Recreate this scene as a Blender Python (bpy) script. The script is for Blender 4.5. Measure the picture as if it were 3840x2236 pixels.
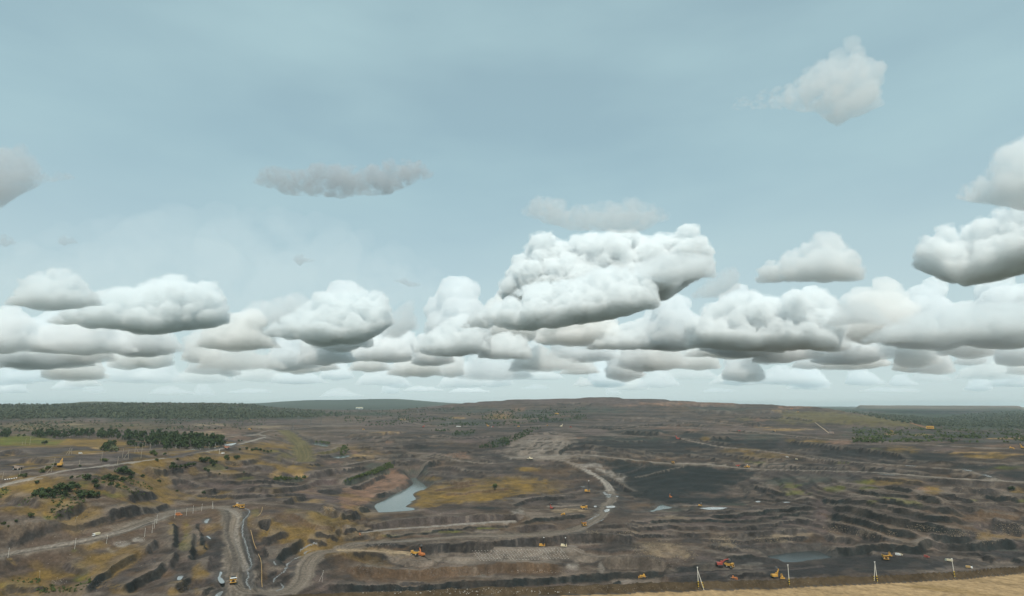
import bpy, bmesh, math, random
import numpy as np
from mathutils import Vector, Matrix, Euler

for o in list(bpy.data.objects):
    bpy.data.objects.remove(o)
scene = bpy.context.scene
COL = scene.collection
R = math.radians

# ------------------------------------------------------------------ camera
PW, PH, FPX = 3840.0, 2236.0, 2150.0          # photograph frame, focal length in its pixels
HOR = 1522.0                                  # pixel row of the true horizon
PITCH = math.atan((HOR - PH / 2) / FPX)
CAMZ = 90.0
cam_d = bpy.data.cameras.new('camera')
cam_d.sensor_width = 36.0
cam_d.lens = 36.0 * FPX / PW
cam_d.clip_start = 1.0
cam_d.clip_end = 400000.0
cam = bpy.data.objects.new('camera', cam_d)
COL.objects.link(cam)
cam.location = (0, 0, CAMZ)
cam.rotation_euler = (R(90) + PITCH, 0, 0)
scene.camera = cam

# ------------------------------------------------------------------ sky and sun
SUN_EL = R(54)
SUN_AZ_TO = R(172)                            # bearing of the sun seen from the camera (0 = view direction, + = right)
world = bpy.data.worlds.new('World')
scene.world = world
world.use_nodes = True
wn = world.node_tree
wn.nodes.clear()
w_out = wn.nodes.new('ShaderNodeOutputWorld')
w_bg = wn.nodes.new('ShaderNodeBackground')
w_sky = wn.nodes.new('ShaderNodeTexSky')
w_sky.sky_type = 'NISHITA'
w_sky.sun_disc = False
w_sky.sun_elevation = SUN_EL
w_sky.sun_rotation = SUN_AZ_TO
w_sky.altitude = 300
w_sky.air_density = 1.0
w_sky.dust_density = 0.6
w_sky.ozone_density = 1.0
# thin high veil: pale, low-contrast streaks over the whole dome
tc = wn.nodes.new('ShaderNodeTexCoord')
mp = wn.nodes.new('ShaderNodeMapping')
mp.inputs['Scale'].default_value = (1.0, 1.0, 3.2)
mp.inputs['Rotation'].default_value = (0.0, R(9), R(20))
nz = wn.nodes.new('ShaderNodeTexNoise')
nz.inputs['Scale'].default_value = 2.3
nz.inputs['Detail'].default_value = 5
nz.inputs['Roughness'].default_value = 0.45
vr = wn.nodes.new('ShaderNodeMapRange')
vr.inputs['From Min'].default_value = 0.38
vr.inputs['From Max'].default_value = 0.72
vr.inputs['To Min'].default_value = 0.60
vr.inputs['To Max'].default_value = 0.84
tint = wn.nodes.new('ShaderNodeMix')
tint.data_type = 'RGBA'; tint.blend_type = 'MULTIPLY'
tint.inputs[0].default_value = 1.0
tint.inputs[7].default_value = (0.95, 1.10, 1.0, 1.0)
veil = wn.nodes.new('ShaderNodeMix')
veil.data_type = 'RGBA'
veil.inputs[7].default_value = (4.35, 6.15, 6.5, 1.0)
wn.links.new(tc.outputs['Generated'], mp.inputs['Vector'])
wn.links.new(mp.outputs['Vector'], nz.inputs['Vector'])
wn.links.new(nz.outputs['Fac'], vr.inputs['Value'])
wn.links.new(w_sky.outputs['Color'], tint.inputs[6])
wn.links.new(tint.outputs[2], veil.inputs[6])
wn.links.new(vr.outputs['Result'], veil.inputs[0])
# whitish low air all round the horizon
sepz = wn.nodes.new('ShaderNodeSeparateXYZ')
absz = wn.nodes.new('ShaderNodeMath'); absz.operation = 'ABSOLUTE'
lowr = wn.nodes.new('ShaderNodeMapRange'); lowr.interpolation_type = 'SMOOTHSTEP'
lowr.inputs['From Min'].default_value = 0.0; lowr.inputs['From Max'].default_value = 0.42
lowr.inputs['To Min'].default_value = 0.80; lowr.inputs['To Max'].default_value = 0.0
low = wn.nodes.new('ShaderNodeMix'); low.data_type = 'RGBA'
low.inputs[7].default_value = (5.7, 6.75, 6.9, 1.0)
wn.links.new(tc.outputs['Generated'], sepz.inputs[0]); wn.links.new(sepz.outputs['Z'], absz.inputs[0]); wn.links.new(absz.outputs[0], lowr.inputs['Value'])
wn.links.new(lowr.outputs['Result'], low.inputs[0]); wn.links.new(veil.outputs[2], low.inputs[6])
wn.links.new(low.outputs[2], w_bg.inputs['Color'])
w_bg.inputs['Strength'].default_value = 0.106
wn.links.new(w_bg.outputs['Background'], w_out.inputs['Surface'])

sun_d = bpy.data.lights.new('sun', 'SUN')
sun_d.energy = 3.4
sun_d.angle = R(0.53)
sun_d.color = (1.0, 0.94, 0.84)
sun = bpy.data.objects.new('sun', sun_d)
COL.objects.link(sun)
_sd = Vector((math.sin(SUN_AZ_TO) * math.cos(SUN_EL), math.cos(SUN_AZ_TO) * math.cos(SUN_EL), math.sin(SUN_EL)))
sun.rotation_euler = _sd.to_track_quat('Z', 'Y').to_euler()
sun.location = (0, -300, 600)

scene.view_settings.view_transform = 'Standard'
scene.view_settings.look = 'None'
scene.view_settings.exposure = 0.0
scene.view_settings.gamma = 1.0
scene.render.engine = 'CYCLES'
cy = scene.cycles
cy.use_denoising = True
cy.denoiser = 'OPENIMAGEDENOISE'
cy.max_bounces = 20
cy.diffuse_bounces = 2
cy.glossy_bounces = 2
cy.transmission_bounces = 2
cy.volume_bounces = 18
cy.transparent_max_bounces = 24
cy.use_adaptive_sampling = True
cy.adaptive_threshold = 0.02
cy.sample_clamp_indirect = 8.0

# ------------------------------------------------------------------ pixel <-> world helpers
_cp, _sp = math.cos(PITCH), math.sin(PITCH)
def ray(px, py):
    """world direction (not normalised, horizontal-forward aware) of a photograph pixel"""
    a = (px - PW / 2) / FPX
    b = (PH / 2 - py) / FPX
    return np.array([a, _cp - b * _sp, _sp + b * _cp])
def project(x, y, z):
    dz = z - CAMZ
    f = y * _cp + dz * _sp
    u = -y * _sp + dz * _cp
    f = np.where(f < 1.0, 1.0, f)
    return PW / 2 + FPX * x / f, PH / 2 - FPX * u / f
def at_z(px, py, z):
    d = ray(px, py)
    t = (z - CAMZ) / d[2]
    return np.array([d[0] * t, d[1] * t, z])

# ------------------------------------------------------------------ noise (numpy lattice noise)
_rng = np.random.RandomState(7)
_TAB = _rng.rand(65536).astype(np.float32) * 2 - 1
def _h2(ix, iy, s):
    return _TAB[(ix * 374761 + iy * 668265 + s * 9176) & 65535]
def _h3(ix, iy, iz, s):
    return _TAB[(ix * 374761 + iy * 668265 + iz * 144269 + s * 9176) & 65535]
def noise2(x, y, s=0):
    x0 = np.floor(x); y0 = np.floor(y)
    fx = (x - x0).astype(np.float32); fy = (y - y0).astype(np.float32)
    ix = x0.astype(np.int32); iy = y0.astype(np.int32)
    fx = fx * fx * (3 - 2 * fx); fy = fy * fy * (3 - 2 * fy)
    a = _h2(ix, iy, s); b = _h2(ix + 1, iy, s); c = _h2(ix, iy + 1, s); d = _h2(ix + 1, iy + 1, s)
    return (a + (b - a) * fx) * (1 - fy) + (c + (d - c) * fx) * fy
def fbm2(x, y, octv=4, s=0, rough=0.5, lac=2.03):
    v = 0.0; a = 1.0; t = 0.0
    for k in range(octv):
        v = v + a * noise2(x, y, s + k * 13)
        t += a; a *= rough
        x = x * lac + 17.3; y = y * lac - 9.1
    return v / t
def noise3(x, y, z, s=0):
    x0 = np.floor(x); y0 = np.floor(y); z0 = np.floor(z)
    fx = (x - x0).astype(np.float32); fy = (y - y0).astype(np.float32); fz = (z - z0).astype(np.float32)
    ix = x0.astype(np.int32); iy = y0.astype(np.int32); iz = z0.astype(np.int32)
    fx = fx * fx * (3 - 2 * fx); fy = fy * fy * (3 - 2 * fy); fz = fz * fz * (3 - 2 * fz)
    def L(dz):
        a = _h3(ix, iy, iz + dz, s); b = _h3(ix + 1, iy, iz + dz, s)
        c = _h3(ix, iy + 1, iz + dz, s); d = _h3(ix + 1, iy + 1, iz + dz, s)
        return (a + (b - a) * fx) * (1 - fy) + (c + (d - c) * fx) * fy
    return L(0) * (1 - fz) + L(1) * fz
def smooth(e0, e1, x):
    t = np.clip((x - e0) / (e1 - e0), 0, 1)
    return t * t * (3 - 2 * t)

# ------------------------------------------------------------------ object helpers
def tag(o, label=None, cat=None, group=None, kind=None):
    if label: o['label'] = label
    if cat: o['category'] = cat
    if group: o['group'] = group
    if kind: o['kind'] = kind
    return o
def mesh_obj(name, verts, faces, mat=None, parent=None, smooth_shade=False):
    me = bpy.data.meshes.new(name)
    me.from_pydata([tuple(v) for v in verts], [], [tuple(f) for f in faces])
    if mat is not None: me.materials.append(mat)
    if smooth_shade:
        me.polygons.foreach_set('use_smooth', [True] * len(me.polygons))
    o = bpy.data.objects.new(name, me)
    COL.objects.link(o)
    if parent is not None: o.parent = parent
    return o
def fast_mesh(name, V, F, smooth_shade=True):
    """numpy verts (n,3) and quads/tris (m,k) -> mesh"""
    me = bpy.data.meshes.new(name)
    n, m, k = len(V), len(F), F.shape[1]
    me.vertices.add(n)
    me.vertices.foreach_set('co', np.ascontiguousarray(V, dtype=np.float32).ravel())
    me.loops.add(m * k)
    me.loops.foreach_set('vertex_index', np.ascontiguousarray(F, dtype=np.int32).ravel())
    me.polygons.add(m)
    me.polygons.foreach_set('loop_start', np.arange(0, m * k, k, dtype=np.int32))
    me.polygons.foreach_set('loop_total', np.full(m, k, dtype=np.int32))
    if smooth_shade:
        me.polygons.foreach_set('use_smooth', np.ones(m, dtype=bool))
    me.update(calc_edges=True)
    return me
# ------------------------------------------------------------------ terrain: broad form
TS = 640.0 / 2471.0
def T(tile, x, y):
    """a spot read off an enlarged tile of the photograph -> photograph pixel"""
    row, col = tile[0], int(tile[1])
    return 640 * col + x * TS, (1490 if row == 'A' else 1856) + y * TS

CTRL = [  # (px, py, Z): where the ground lies
 (-300,2150,-80),(0,2230,-85),(300,2236,-88),(640,2236,-88),(873,2177,-82),(860,2060,-70),(850,1910,-55),(640,1925,-58),(300,2030,-62),(0,2080,-65),(-300,2050,-60),
 (0,1960,-45),(300,1930,-40),(600,1890,-50),(0,1900,-25),(250,1860,-22),(450,1830,-22),(0,1822,-1),(350,1757,-1),(640,1718,-1),(850,1682,-1),(980,1642,-1),(-300,1860,0),
 (0,1760,-4),(300,1700,-2),(600,1680,0),(300,1640,2),(0,1620,3),(640,1600,8),(900,1600,3),(-300,1700,0),
 (500,1780,-15),(700,1760,-18),(850,1740,-18),(1000,1700,-12),(1100,1680,-22),(1200,1668,-32),(1270,1715,-38),
 (700,1830,-45),(900,1800,-40),(1000,1790,-42),(1130,1730,-32),(1000,1850,-52),(1150,1850,-62),(1300,1800,-60),(1280,1900,-66),
 (1000,1950,-58),(1200,1960,-65),(1100,2030,-78),(1000,2080,-85),(1100,2180,-98),(1000,2220,-98),
 (1480,1880,-80),(1600,1850,-76),(1800,1820,-68),(1900,1870,-75),(1500,1780,-62),(1700,1750,-50),(1560,1710,-42),(1400,1700,-38),(1700,1680,-28),(1900,1720,-40),(1400,1640,-12),(1700,1600,0),(1300,1600,2),(1900,1600,0),
 (1400,1940,-82),(1700,1930,-85),(2000,1910,-85),(1600,1980,-88),(1900,1970,-88),(1500,2020,-95),(1800,2020,-95),(2190,1966,-88),(2290,1930,-86),(2320,1870,-82),(2200,1840,-78),(2250,1790,-65),(2000,1760,-52),(2100,1715,-35),
 (1580,2070,-104),(1800,2080,-106),(2000,2060,-104),(2150,2070,-106),(1500,2140,-114),(1900,2140,-114),(2300,2120,-112),(1500,2195,-122),(1900,2180,-122),(2200,2160,-120),(2400,2165,-118),
 (2480,1910,-92),(2600,1850,-85),(2800,1820,-75),(2500,1790,-72),(2600,1740,-50),(2300,1720,-38),(2900,1760,-52),(2800,1700,-30),(2500,1680,-25),(2300,1650,-8),(2600,1640,-5),(2900,1640,-5),
 (2700,1910,-82),(2900,1910,-78),(3060,1900,-68),(2700,1970,-90),(3000,1960,-82),(2700,2050,-100),(2900,2050,-98),(3040,2090,-108),(2700,2120,-108),(3000,2150,-106),(3300,2095,-102),(3550,2110,-100),(3800,2080,-92),(3300,2150,-103),
 (3300,2020,-88),(3500,1990,-80),(3500,1920,-62),(3500,1850,-44),(3500,1795,-33),(3200,1920,-68),(3200,1860,-52),(3200,1790,-38),
 (3840,2030,-82),(3840,1960,-69),(3840,1900,-56),(3840,1850,-44),(3840,1808,-33),(3840,1760,-22),(3500,1745,-22),(3200,1740,-28),(3840,1690,-5),(3500,1670,-3),(3200,1655,-2),(3840,1630,0),(3500,1625,0),(3200,1600,5),(3490,1607,3),
 (4150,2000,-70),(4150,1850,-40),(4150,1700,-5),
 (2200,1600,0),(2500,1600,5),(2800,1600,8),
]
CTRL_D = [  # (px, distance, Z) for ground close to eye level
 (0,2500,22),(400,2500,22),(800,2500,20),(0,3500,50),(400,3500,52),(800,3500,52),(0,5000,92),(300,5200,104),(600,5200,112),(900,5000,104),(1100,4600,40),
 (0,7000,70),(500,7000,70),(900,7000,30),(-400,4000,50),(-400,7000,60),
 (1300,4000,30),(1600,4000,38),(1000,6500,20),(1400,7000,40),(1100,11000,125),(1400,12500,150),(1800,12000,120),(600,12000,100),(0,12000,90),(1000,26000,120),(1800,26000,160),
 (1900,3200,33),(2200,3200,35),(2500,3200,34),(2800,3200,36),(1900,3900,62),(2200,3900,70),(2500,3900,68),(2800,3900,56),
 (1680,4500,98),(1850,4500,126),(2000,4500,136),(2250,4500,150),(2450,4500,138),(2600,4500,124),(2800,4450,102),(3000,4400,82),(3150,4300,62),
 (1700,5600,60),(2200,5600,120),(2700,5600,70),(3100,5600,20),
 (3200,2900,42),(3400,2800,18),(3600,2900,-12),(3840,3000,-18),(3300,4200,-12),(3500,4000,-16),(3700,5500,-4),(3840,5500,10),
 (3200,9000,38),(3600,9000,36),(3840,9000,34),(4150,9000,20),(4150,4000,-10),(2400,12000,60),(3000,12000,40),(3600,14000,20),(3000,26000,60),(3840,26000,40),
]
_cx, _cy, _cz = [], [], []
for px, py, z in CTRL:
    p = at_z(px, py, z)
    _cx.append(math.atan2(p[0], p[1])); _cy.append(math.log(math.hypot(p[0], p[1]))); _cz.append(z)
for px, d, z in CTRL_D:
    r_ = ray(px, HOR); a_ = math.atan2(r_[0], r_[1])
    _cx.append(a_); _cy.append(math.log(d)); _cz.append(z)
SX, SY = 3.4, 2.6
_C = np.stack([np.array(_cx) * SX, np.array(_cy) * SY], 1)
def _kern(d2): return np.sqrt(d2 + 0.012)
_A = _kern(((_C[:, None] - _C[None]) ** 2).sum(-1))
_n = len(_C)
_M = np.zeros((_n + 1, _n + 1)); _M[:_n, :_n] = _A - np.eye(_n) * 0.02; _M[:_n, _n] = 1; _M[_n, :_n] = 1
_w = np.linalg.solve(_M, np.append(np.array(_cz), 0))
def base_z(x, y):
    shp = np.shape(x)
    q = np.stack([np.arctan2(np.ravel(x), np.ravel(y)) * SX, np.log(np.hypot(np.ravel(x), np.ravel(y)) + 1) * SY], 1)
    out = np.empty(len(q), np.float32)
    Cf = _C.astype(np.float32); wf = _w[:_n].astype(np.float32)
    for i in range(0, len(q), 40000):
        b = q[i:i + 40000].astype(np.float32)
        d2 = (b[:, :1] - Cf[None, :, 0]) ** 2 + (b[:, 1:] - Cf[None, :, 1]) ** 2
        out[i:i + 40000] = _kern(d2) @ wf + _w[_n]
    return out.reshape(shp)
_rs = np.exp(np.linspace(math.log(330), math.log(20000), 260))
def hit_base(pts):
    """pixels -> points on the broad form"""
    res = []
    D = np.array([ray(a, b) for a, b in pts])
    H = np.hypot(D[:, 0], D[:, 1])
    tt = _rs[None] / H[:, None]
    X = D[:, :1] * tt; Y = D[:, 1:2] * tt; Z = D[:, 2:] * tt + CAMZ
    G = base_z(X, Y) - Z
    for i in range(len(pts)):
        k = np.argmax(G[i] > 0)
        if G[i, k] <= 0: k = len(_rs) - 1
        if k == 0: t = tt[i, 0]
        else:
            g0, g1 = G[i, k - 1], G[i, k]
            t = tt[i, k - 1] + (tt[i, k] - tt[i, k - 1]) * (-g0) / (g1 - g0 + 1e-9)
        res.append(D[i] * t + np.array([0, 0, CAMZ]))
    return np.array(res)

# ------------------------------------------------------------------ terrain: polar sheet round the camera
AZF = R(47)
az = np.concatenate([np.linspace(-math.pi, -AZF, 34)[:-1], np.linspace(-AZF, AZF, 880), np.linspace(AZF, math.pi, 34)[1:]])
rr = np.concatenate([np.array([4, 20, 50, 90, 130, 170, 205, 230]), np.exp(np.linspace(math.log(245), math.log(450), 115)[:-1]), np.exp(np.linspace(math.log(450), math.log(1250), 400)[:-1]), np.exp(np.linspace(math.log(1250), math.log(6000), 240)), np.exp(np.linspace(math.log(6150), math.log(28000), 50))])
NA, NR = len(az), len(rr)
AZ, RR = np.meshgrid(az, rr)                # (NR, NA)
AZ = AZ.astype(np.float32); RR = RR.astype(np.float32)
GX = RR * np.sin(AZ); GY = RR * np.cos(AZ)
ZB = base_z(GX, GY)
front = smooth(R(80), R(50), np.abs(AZ))
ZB = ZB * front + (-2.0) * (1 - front)
lnr = np.log(rr)
def window(P, pad):
    a = np.arctan2(P[:, 0], P[:, 1]); r = np.hypot(P[:, 0], P[:, 1])
    pa = pad / max(r.min(), 60)
    i0, i1 = np.searchsorted(rr, [r.min() - pad, r.max() + pad])
    j0, j1 = np.searchsorted(az, [a.min() - pa, a.max() + pa])
    return slice(max(i0 - 1, 0), min(i1 + 1, NR)), slice(max(j0 - 1, 0), min(j1 + 1, NA))
def poly_dist(P, X, Y):
    """signed distance to polyline (+ = right of travel), along-length, total length, nearest-point parameter"""
    best = np.full(X.shape, 1e9, np.float32); sg = np.zeros(X.shape, np.float32); al = np.zeros(X.shape, np.float32)
    L = 0.0
    for a, b in zip(P[:-1], P[1:]):
        d = b[:2] - a[:2]; l = math.hypot(*d)
        if l < 1e-6: continue
        d = d / l
        rx = X - a[0]; ry = Y - a[1]
        t = np.clip(rx * d[0] + ry * d[1], 0, l)
        q = np.hypot(rx - t * d[0], ry - t * d[1])
        c = -(d[0] * ry - d[1] * rx)
        m = q < best
        best = np.where(m, q, best); sg = np.where(m, np.sign(c), sg); al = np.where(m, L + t, al)
        L += l
    return best * sg, al, L
def resample(pts, n):
    """Catmull-Rom through pixel points so that traced lines bend smoothly"""
    P = np.array(pts, float)
    if len(P) < 3: return P
    Q = np.vstack([2 * P[0] - P[1], P, 2 * P[-1] - P[-2]])
    out = []
    for i in range(1, len(Q) - 2):
        for t in np.linspace(0, 1, n, endpoint=False):
            p0, p1, p2, p3 = Q[i - 1:i + 3]
            out.append(0.5 * ((2 * p1) + (-p0 + p2) * t + (2 * p0 - 5 * p1 + 4 * p2 - p3) * t ** 2 + (-p0 + 3 * p1 - 3 * p2 + p3) * t ** 3))
    out.append(Q[-2])
    return np.array(out)

# colours the ground itself has
CL = dict(base=(.110,.080,.062), brown=(.136,.088,.055), coal=(.020,.0235,.0235), slate=(.043,.040,.039), shale=(.094,.076,.069), rock=(.062,.056,.053),
 tan=(.34,.25,.155), pale=(.27,.235,.20), dry=(.200,.124,.034), grass=(.120,.122,.022), olive=(.150,.122,.052), rust=(.215,.125,.083), ochre=(.34,.215,.085),
 forest=(.036,.047,.029), mauve=(.140,.100,.092), dgreen=(.045,.056,.045), dust=(.185,.148,.118), road=(.215,.180,.145), sand=(.37,.250,.132), mud=(.085,.078,.072), bank=(.092,.066,.040), haul=(.165,.134,.106))
CL = {k: np.array(v, np.float32) * (0.70 if k in ('base', 'brown', 'shale', 'slate', 'rock', 'mud', 'mauve', 'bank', 'olive') else 0.86) for k, v in CL.items()}
# ------------------------------------------------------------------ terrain: steps, roads and ground cover read off the photograph
SC = []   # (tile, points along the middle of the step, its height in tile px, cover, height in metres or None)
def S(tile, h, cov, *pts, m=None): SC.append((tile, pts, h, cov, m))
# near left
S('B0',60,'brown',(0,600),(400,520),(760,440)); S('B0',95,'rock',(760,400),(900,320),(1100,240),(1280,150))
S('B0',52,'rock',(0,690),(300,600),(700,490),(1200,440),(1400,400),(1700,310),(1900,260),(2200,220),(2471,130)); S('B0',80,'rock',(1830,110),(2000,50),(2300,10))
S('B0',90,'coal',(1150,1467),(1300,1400),(1400,1290),(1560,1200),(1700,1080),(1900,960),(2060,870)); S('B0',110,'rock',(2100,900),(2200,810),(2290,740))
S('B0',115,'coal',(1780,1467),(1950,1340),(2150,1230),(2300,1130),(2471,1020)); S('B0',90,'shale',(410,110),(520,200),(640,260))
S('B0',60,'rock',(0,1330),(500,1380),(700,1330)); S('B0',50,'shale',(880,1000),(1050,1100),(1300,1200))
S('B1',0,'coal',(50,830),(60,650),(90,420),m=8); S('B1',0,'coal',(290,960),(310,850),(340,700),(350,550),m=8); S('B1',0,'coal',(540,780),(480,650),(450,560),(380,400),m=6)
S('B1',0,'coal',(80,1467),(200,1330),(260,1230),(330,1200),m=9); S('B1',0,'coal',(480,1467),(570,1390),(640,1330),m=6); S('B1',0,'rock',(0,1080),(60,950),(90,880),m=7)
S('B1',0,'shale',(580,1100),(570,950),(590,820),m=4)
S('B1',120,'rock',(1290,480),(1370,440),(1460,450)); S('B1',70,'slate',(1280,590),(1390,690),(1550,610),(1760,540)); S('B1',105,'coal',(1580,1040),(1600,920),(1700,820),(1850,720),(1950,620))
S('B1',50,'slate',(1310,720),(1350,790),(1390,900)); S('B1',60,'slate',(2380,520),(2471,545)); S('B1',50,'slate',(1950,640),(2150,660),(2300,670))
S('B1',70,'rock',(1620,140),(1800,80),(1960,30)); S('B1',90,'rock',(2180,240),(2330,280),(2471,300)); S('B1',50,'brown',(1690,260),(1900,350),(2100,470),(2400,480))
# centre, near
S('B2',70,'coal',(0,330),(150,315),(290,310)); S('B2',80,'coal',(230,225),(330,240),(440,235)); S('B2',50,'coal',(470,210),(550,245))
S('B2',100,'shale',(400,470),(700,430),(1000,410),(1300,395),(1700,370),(2200,345),(2471,335),(2700,310)); S('B2',26,'coal',(600,595),(900,570),(1200,540),(1700,490),(2100,450),(2471,420))
S('B2',40,'rock',(0,625),(150,620),(460,610)); S('B2',115,'slate',(900,800),(1400,765),(1800,750),(2200,730),(2471,700),(3071,655),(3471,648),(3971,640),(4371,650)); S('B2',40,'slate',(300,745),(800,740),(1000,760))
S('B2',50,'dust',(760,960),(830,995),(1100,1015),(1350,1015),(1400,960)); S('B2',115,'brown',(0,1100),(500,1130),(1000,1140),(1500,1120),(2471,1090),(2871,1075),(3251,1055))
S('B2',85,'coal',(-300,1380),(0,1365),(300,1355),(800,1335),(1300,1335),(1700,1310),(2471,1275),(3071,1232),(3571,1205),(3971,1160),(4371,1120),(4681,1100)); S('B2',50,'rock',(800,1310),(1000,1300),(1250,1310))
S('B2',50,'brown',(0,440),(60,540),(130,580)); S('B2',50,'slate',(0,260),(150,300),(260,300))
S('B3',50,'coal',(130,390),(400,360),(700,340),(1000,310),(1130,300)); S('B3',45,'slate',(150,100),(400,60),(700,30),(950,0)); S('B3',40,'slate',(0,170),(150,120),(240,100))
S('B3',70,'shale',(0,500),(300,490),(700,480)); S('B3',45,'slate',(1200,480),(1500,485),(1900,500),(2300,480),(2471,495),(2871,495),(3271,475),(3671,430),(4071,390),(4421,360))
S('B3',40,'coal',(1950,410),(2200,398),(2471,393),(2871,385),(3171,383),(3471,360),(3771,320),(4071,270),(4421,230)); S('B3',30,'slate',(1700,420),(2000,430)); S('B3',150,'dust',(1230,1000),(1600,1020),(2000,1040),(2300,1010))
S('B3',40,'coal',(1450,1270),(1600,1240)); S('B3',50,'dust',(1000,900),(1130,930),(1260,960)); S('B3',45,'rock',(1650,470),(1850,480))
# right, near
S('B4',50,'coal',(340,320),(600,300),(900,270),(1200,240),(1500,210),(1800,190),(2000,170)); 
S('B4',55,'slate',(-300,540),(0,560),(500,590),(900,600),(1300,560),(1700,530),(1900,515))
S('B4',45,'shale',(1050,740),(1500,705),(1700,695)); S('B4',50,'coal',(1180,870),(1500,840),(1900,790)); 
S('B4',40,'coal',(420,965),(700,940),(1000,910),(1100,885)); S('B4',65,'coal',(100,1065),(400,1060),(640,1055)); S('B4',50,'slate',(300,720),(600,790),(900,800))  # first step: coal and the shadow on it, painted as one dark face
S('B5',60,'coal',(-511,60),(-271,105),(0,120),(180,120),(300,170),(600,230),(900,290),(1050,340),(1300,370),(1700,400)); S('B5',85,'coal',(-371,160),(-171,205),(0,255),(300,330),(500,390),(750,440),(1000,490),(1400,540),(1750,600)); S('B5',85,'coal',(-411,270),(-171,340),(0,400),(200,440),(400,520),(600,560),(900,620),(1060,660)); S('B5',90,'slate',(-481,400),(-271,450),(0,530),(300,620),(500,670)); S('B5',70,'rock',(-471,590),(-171,655),(100,700))
S('B4',40,'rock',(0,260),(400,270),(800,230)); S('B4',30,'slate',(1000,60),(1500,80),(1900,60)); S('B4',50,'slate',(600,1190),(1000,1160),(1250,1190)); S('B4',40,'slate',(200,1120),(700,1090),(1100,1100))
S('B5',60,'coal',(280,85),(600,120),(900,180),(1150,240),(1400,280),(1700,310))
S('B5',70,'coal',(860,20),(1100,90),(1330,150)); S('B5',40,'slate',(1430,160),(1600,195),(1850,240)); S('B5',40,'slate',(1300,0),(1600,80),(1800,130)); S('B5',60,'coal',(1850,20),(2200,50),(2471,110))
S('B5',120,'rock',(1930,370),(2100,440),(2300,480),(2471,490)); 
S('B5',35,'slate',(0,560),(400,640),(700,720),(1000,780),(1300,815))
S('B5',60,'slate',(1850,910),(2050,960)); S('B5',60,'coal',(2280,930),(2440,990)); S('B5',40,'slate',(1400,860),(1700,850),(1900,870)); S('B5',40,'slate',(1300,900),(1500,930),(1700,940)); S('B5',60,'brown',(1700,240),(2100,300),(2471,330))
S('B5',40,'shale',(1900,180),(2200,220),(2471,260))
# middle distance
S('A1',50,'rock',(720,955),(1060,985),(1280,930)); S('A1',40,'slate',(0,1100),(200,1075)); S('A1',50,'slate',(450,1100),(780,1160),(1000,1140),(1240,1145)); S('A1',60,'dgreen',(1450,1205),(1700,1215),(1950,1190))
S('A1',30,'coal',(1980,1010),(2170,1000)); S('A1',45,'rock',(1250,1290),(1500,1285)); S('A1',60,'rock',(850,1365),(1200,1345),(1500,1380),(1950,1300),(2100,1280)); S('A1',40,'rock',(2100,1370),(2370,1340))
S('A1',60,'shale',(1560,920),(1780,960),(1900,1000)); S('A1',60,'shale',(1080,1050),(1300,1030),(1500,1080)); S('A1',80,'shale',(2000,1180),(2300,1110),(2471,1080)); S('A1',50,'rock',(0,1250),(200,1240),(420,1330)); S('A1',70,'slate',(450,1420),(600,1380),(700,1330))
S('A1',70,'shale',(1750,490),(1900,590),(2060,720)); S('A1',40,'olive',(2100,840),(2380,780),(2471,740)); S('A1',60,'mauve',(2000,1280),(2200,1230),(2471,1220))
S('A0',80,'shale',(2040,1040),(2200,1130),(2260,1200)); S('A0',60,'slate',(2200,1120),(2471,1115)); S('A0',50,'shale',(1320,1320),(1550,1340),(1700,1440)); S('A0',60,'shale',(0,830),(230,790),(300,850)); S('A0',60,'shale',(230,930),(400,910),(570,930),(760,950))
S('A2',55,'shale',(0,570),(400,550),(950,520)); S('A2',35,'slate',(60,610),(500,590),(750,590)); S('A2',40,'slate',(430,645),(900,635),(1280,625)); S('A2',30,'shale',(340,685),(900,685)); S('A2',50,'slate',(220,735),(500,745),(900,720),(1280,695))
S('A2',45,'slate',(230,790),(480,800)); S('A2',55,'slate',(550,790),(1000,775)); S('A2',45,'slate',(600,860),(1000,860),(1060,840)); S('A2',60,'slate',(680,925),(900,950),(1090,915)); S('A2',95,'coal',(880,1065),(1050,1030),(1250,980),(1490,920))
S('A2',70,'coal',(1540,870),(1680,860)); S('A2',50,'coal',(1680,810),(1890,790)); S('A2',45,'slate',(1440,1010),(1700,1050),(1950,1090),(2100,1100)); S('A2',40,'slate',(2150,1070),(2300,1090)); S('A2',50,'slate',(2000,920),(2180,960))
S('A2',100,'dgreen',(0,1265),(300,1185),(500,1115),(720,1030)); S('A2',60,'slate',(120,1330),(330,1260),(500,1160),(640,1080)); S('A2',75,'coal',(480,1450),(700,1400),(850,1340),(1010,1260)); S('A2',50,'slate',(0,1000),(200,970),(360,940)); S('A2',70,'slate',(0,1100),(150,1080),(400,1040))
S('A2',50,'brown',(1550,1190),(1700,1260),(1900,1200)); S('A2',40,'rock',(1250,1260),(1500,1240),(1650,1230)); S('A2',30,'brown',(1300,1330),(1700,1300),(2000,1250)); S('A2',35,'brown',(1450,1420),(1900,1380),(2471,1330))
S('A3',36,'slate',(170,545),(700,525)); S('A3',36,'slate',(150,605),(500,612),(850,602)); S('A3',36,'slate',(250,652),(830,657)); S('A3',36,'slate',(250,695),(850,717)); S('A3',36,'slate',(100,747),(700,752)); S('A3',36,'slate',(0,802),(650,792))
S('A3',40,'coal',(680,820),(760,745),(900,685)); S('A3',55,'slate',(950,705),(1300,735),(1800,795),(2400,835)); S('A3',40,'coal',(1000,430),(1300,440),(1500,470)); S('A3',80,'coal',(1530,520),(1800,525),(2200,545)); S('A3',30,'slate',(1000,620),(1500,640),(2000,640))
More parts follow.
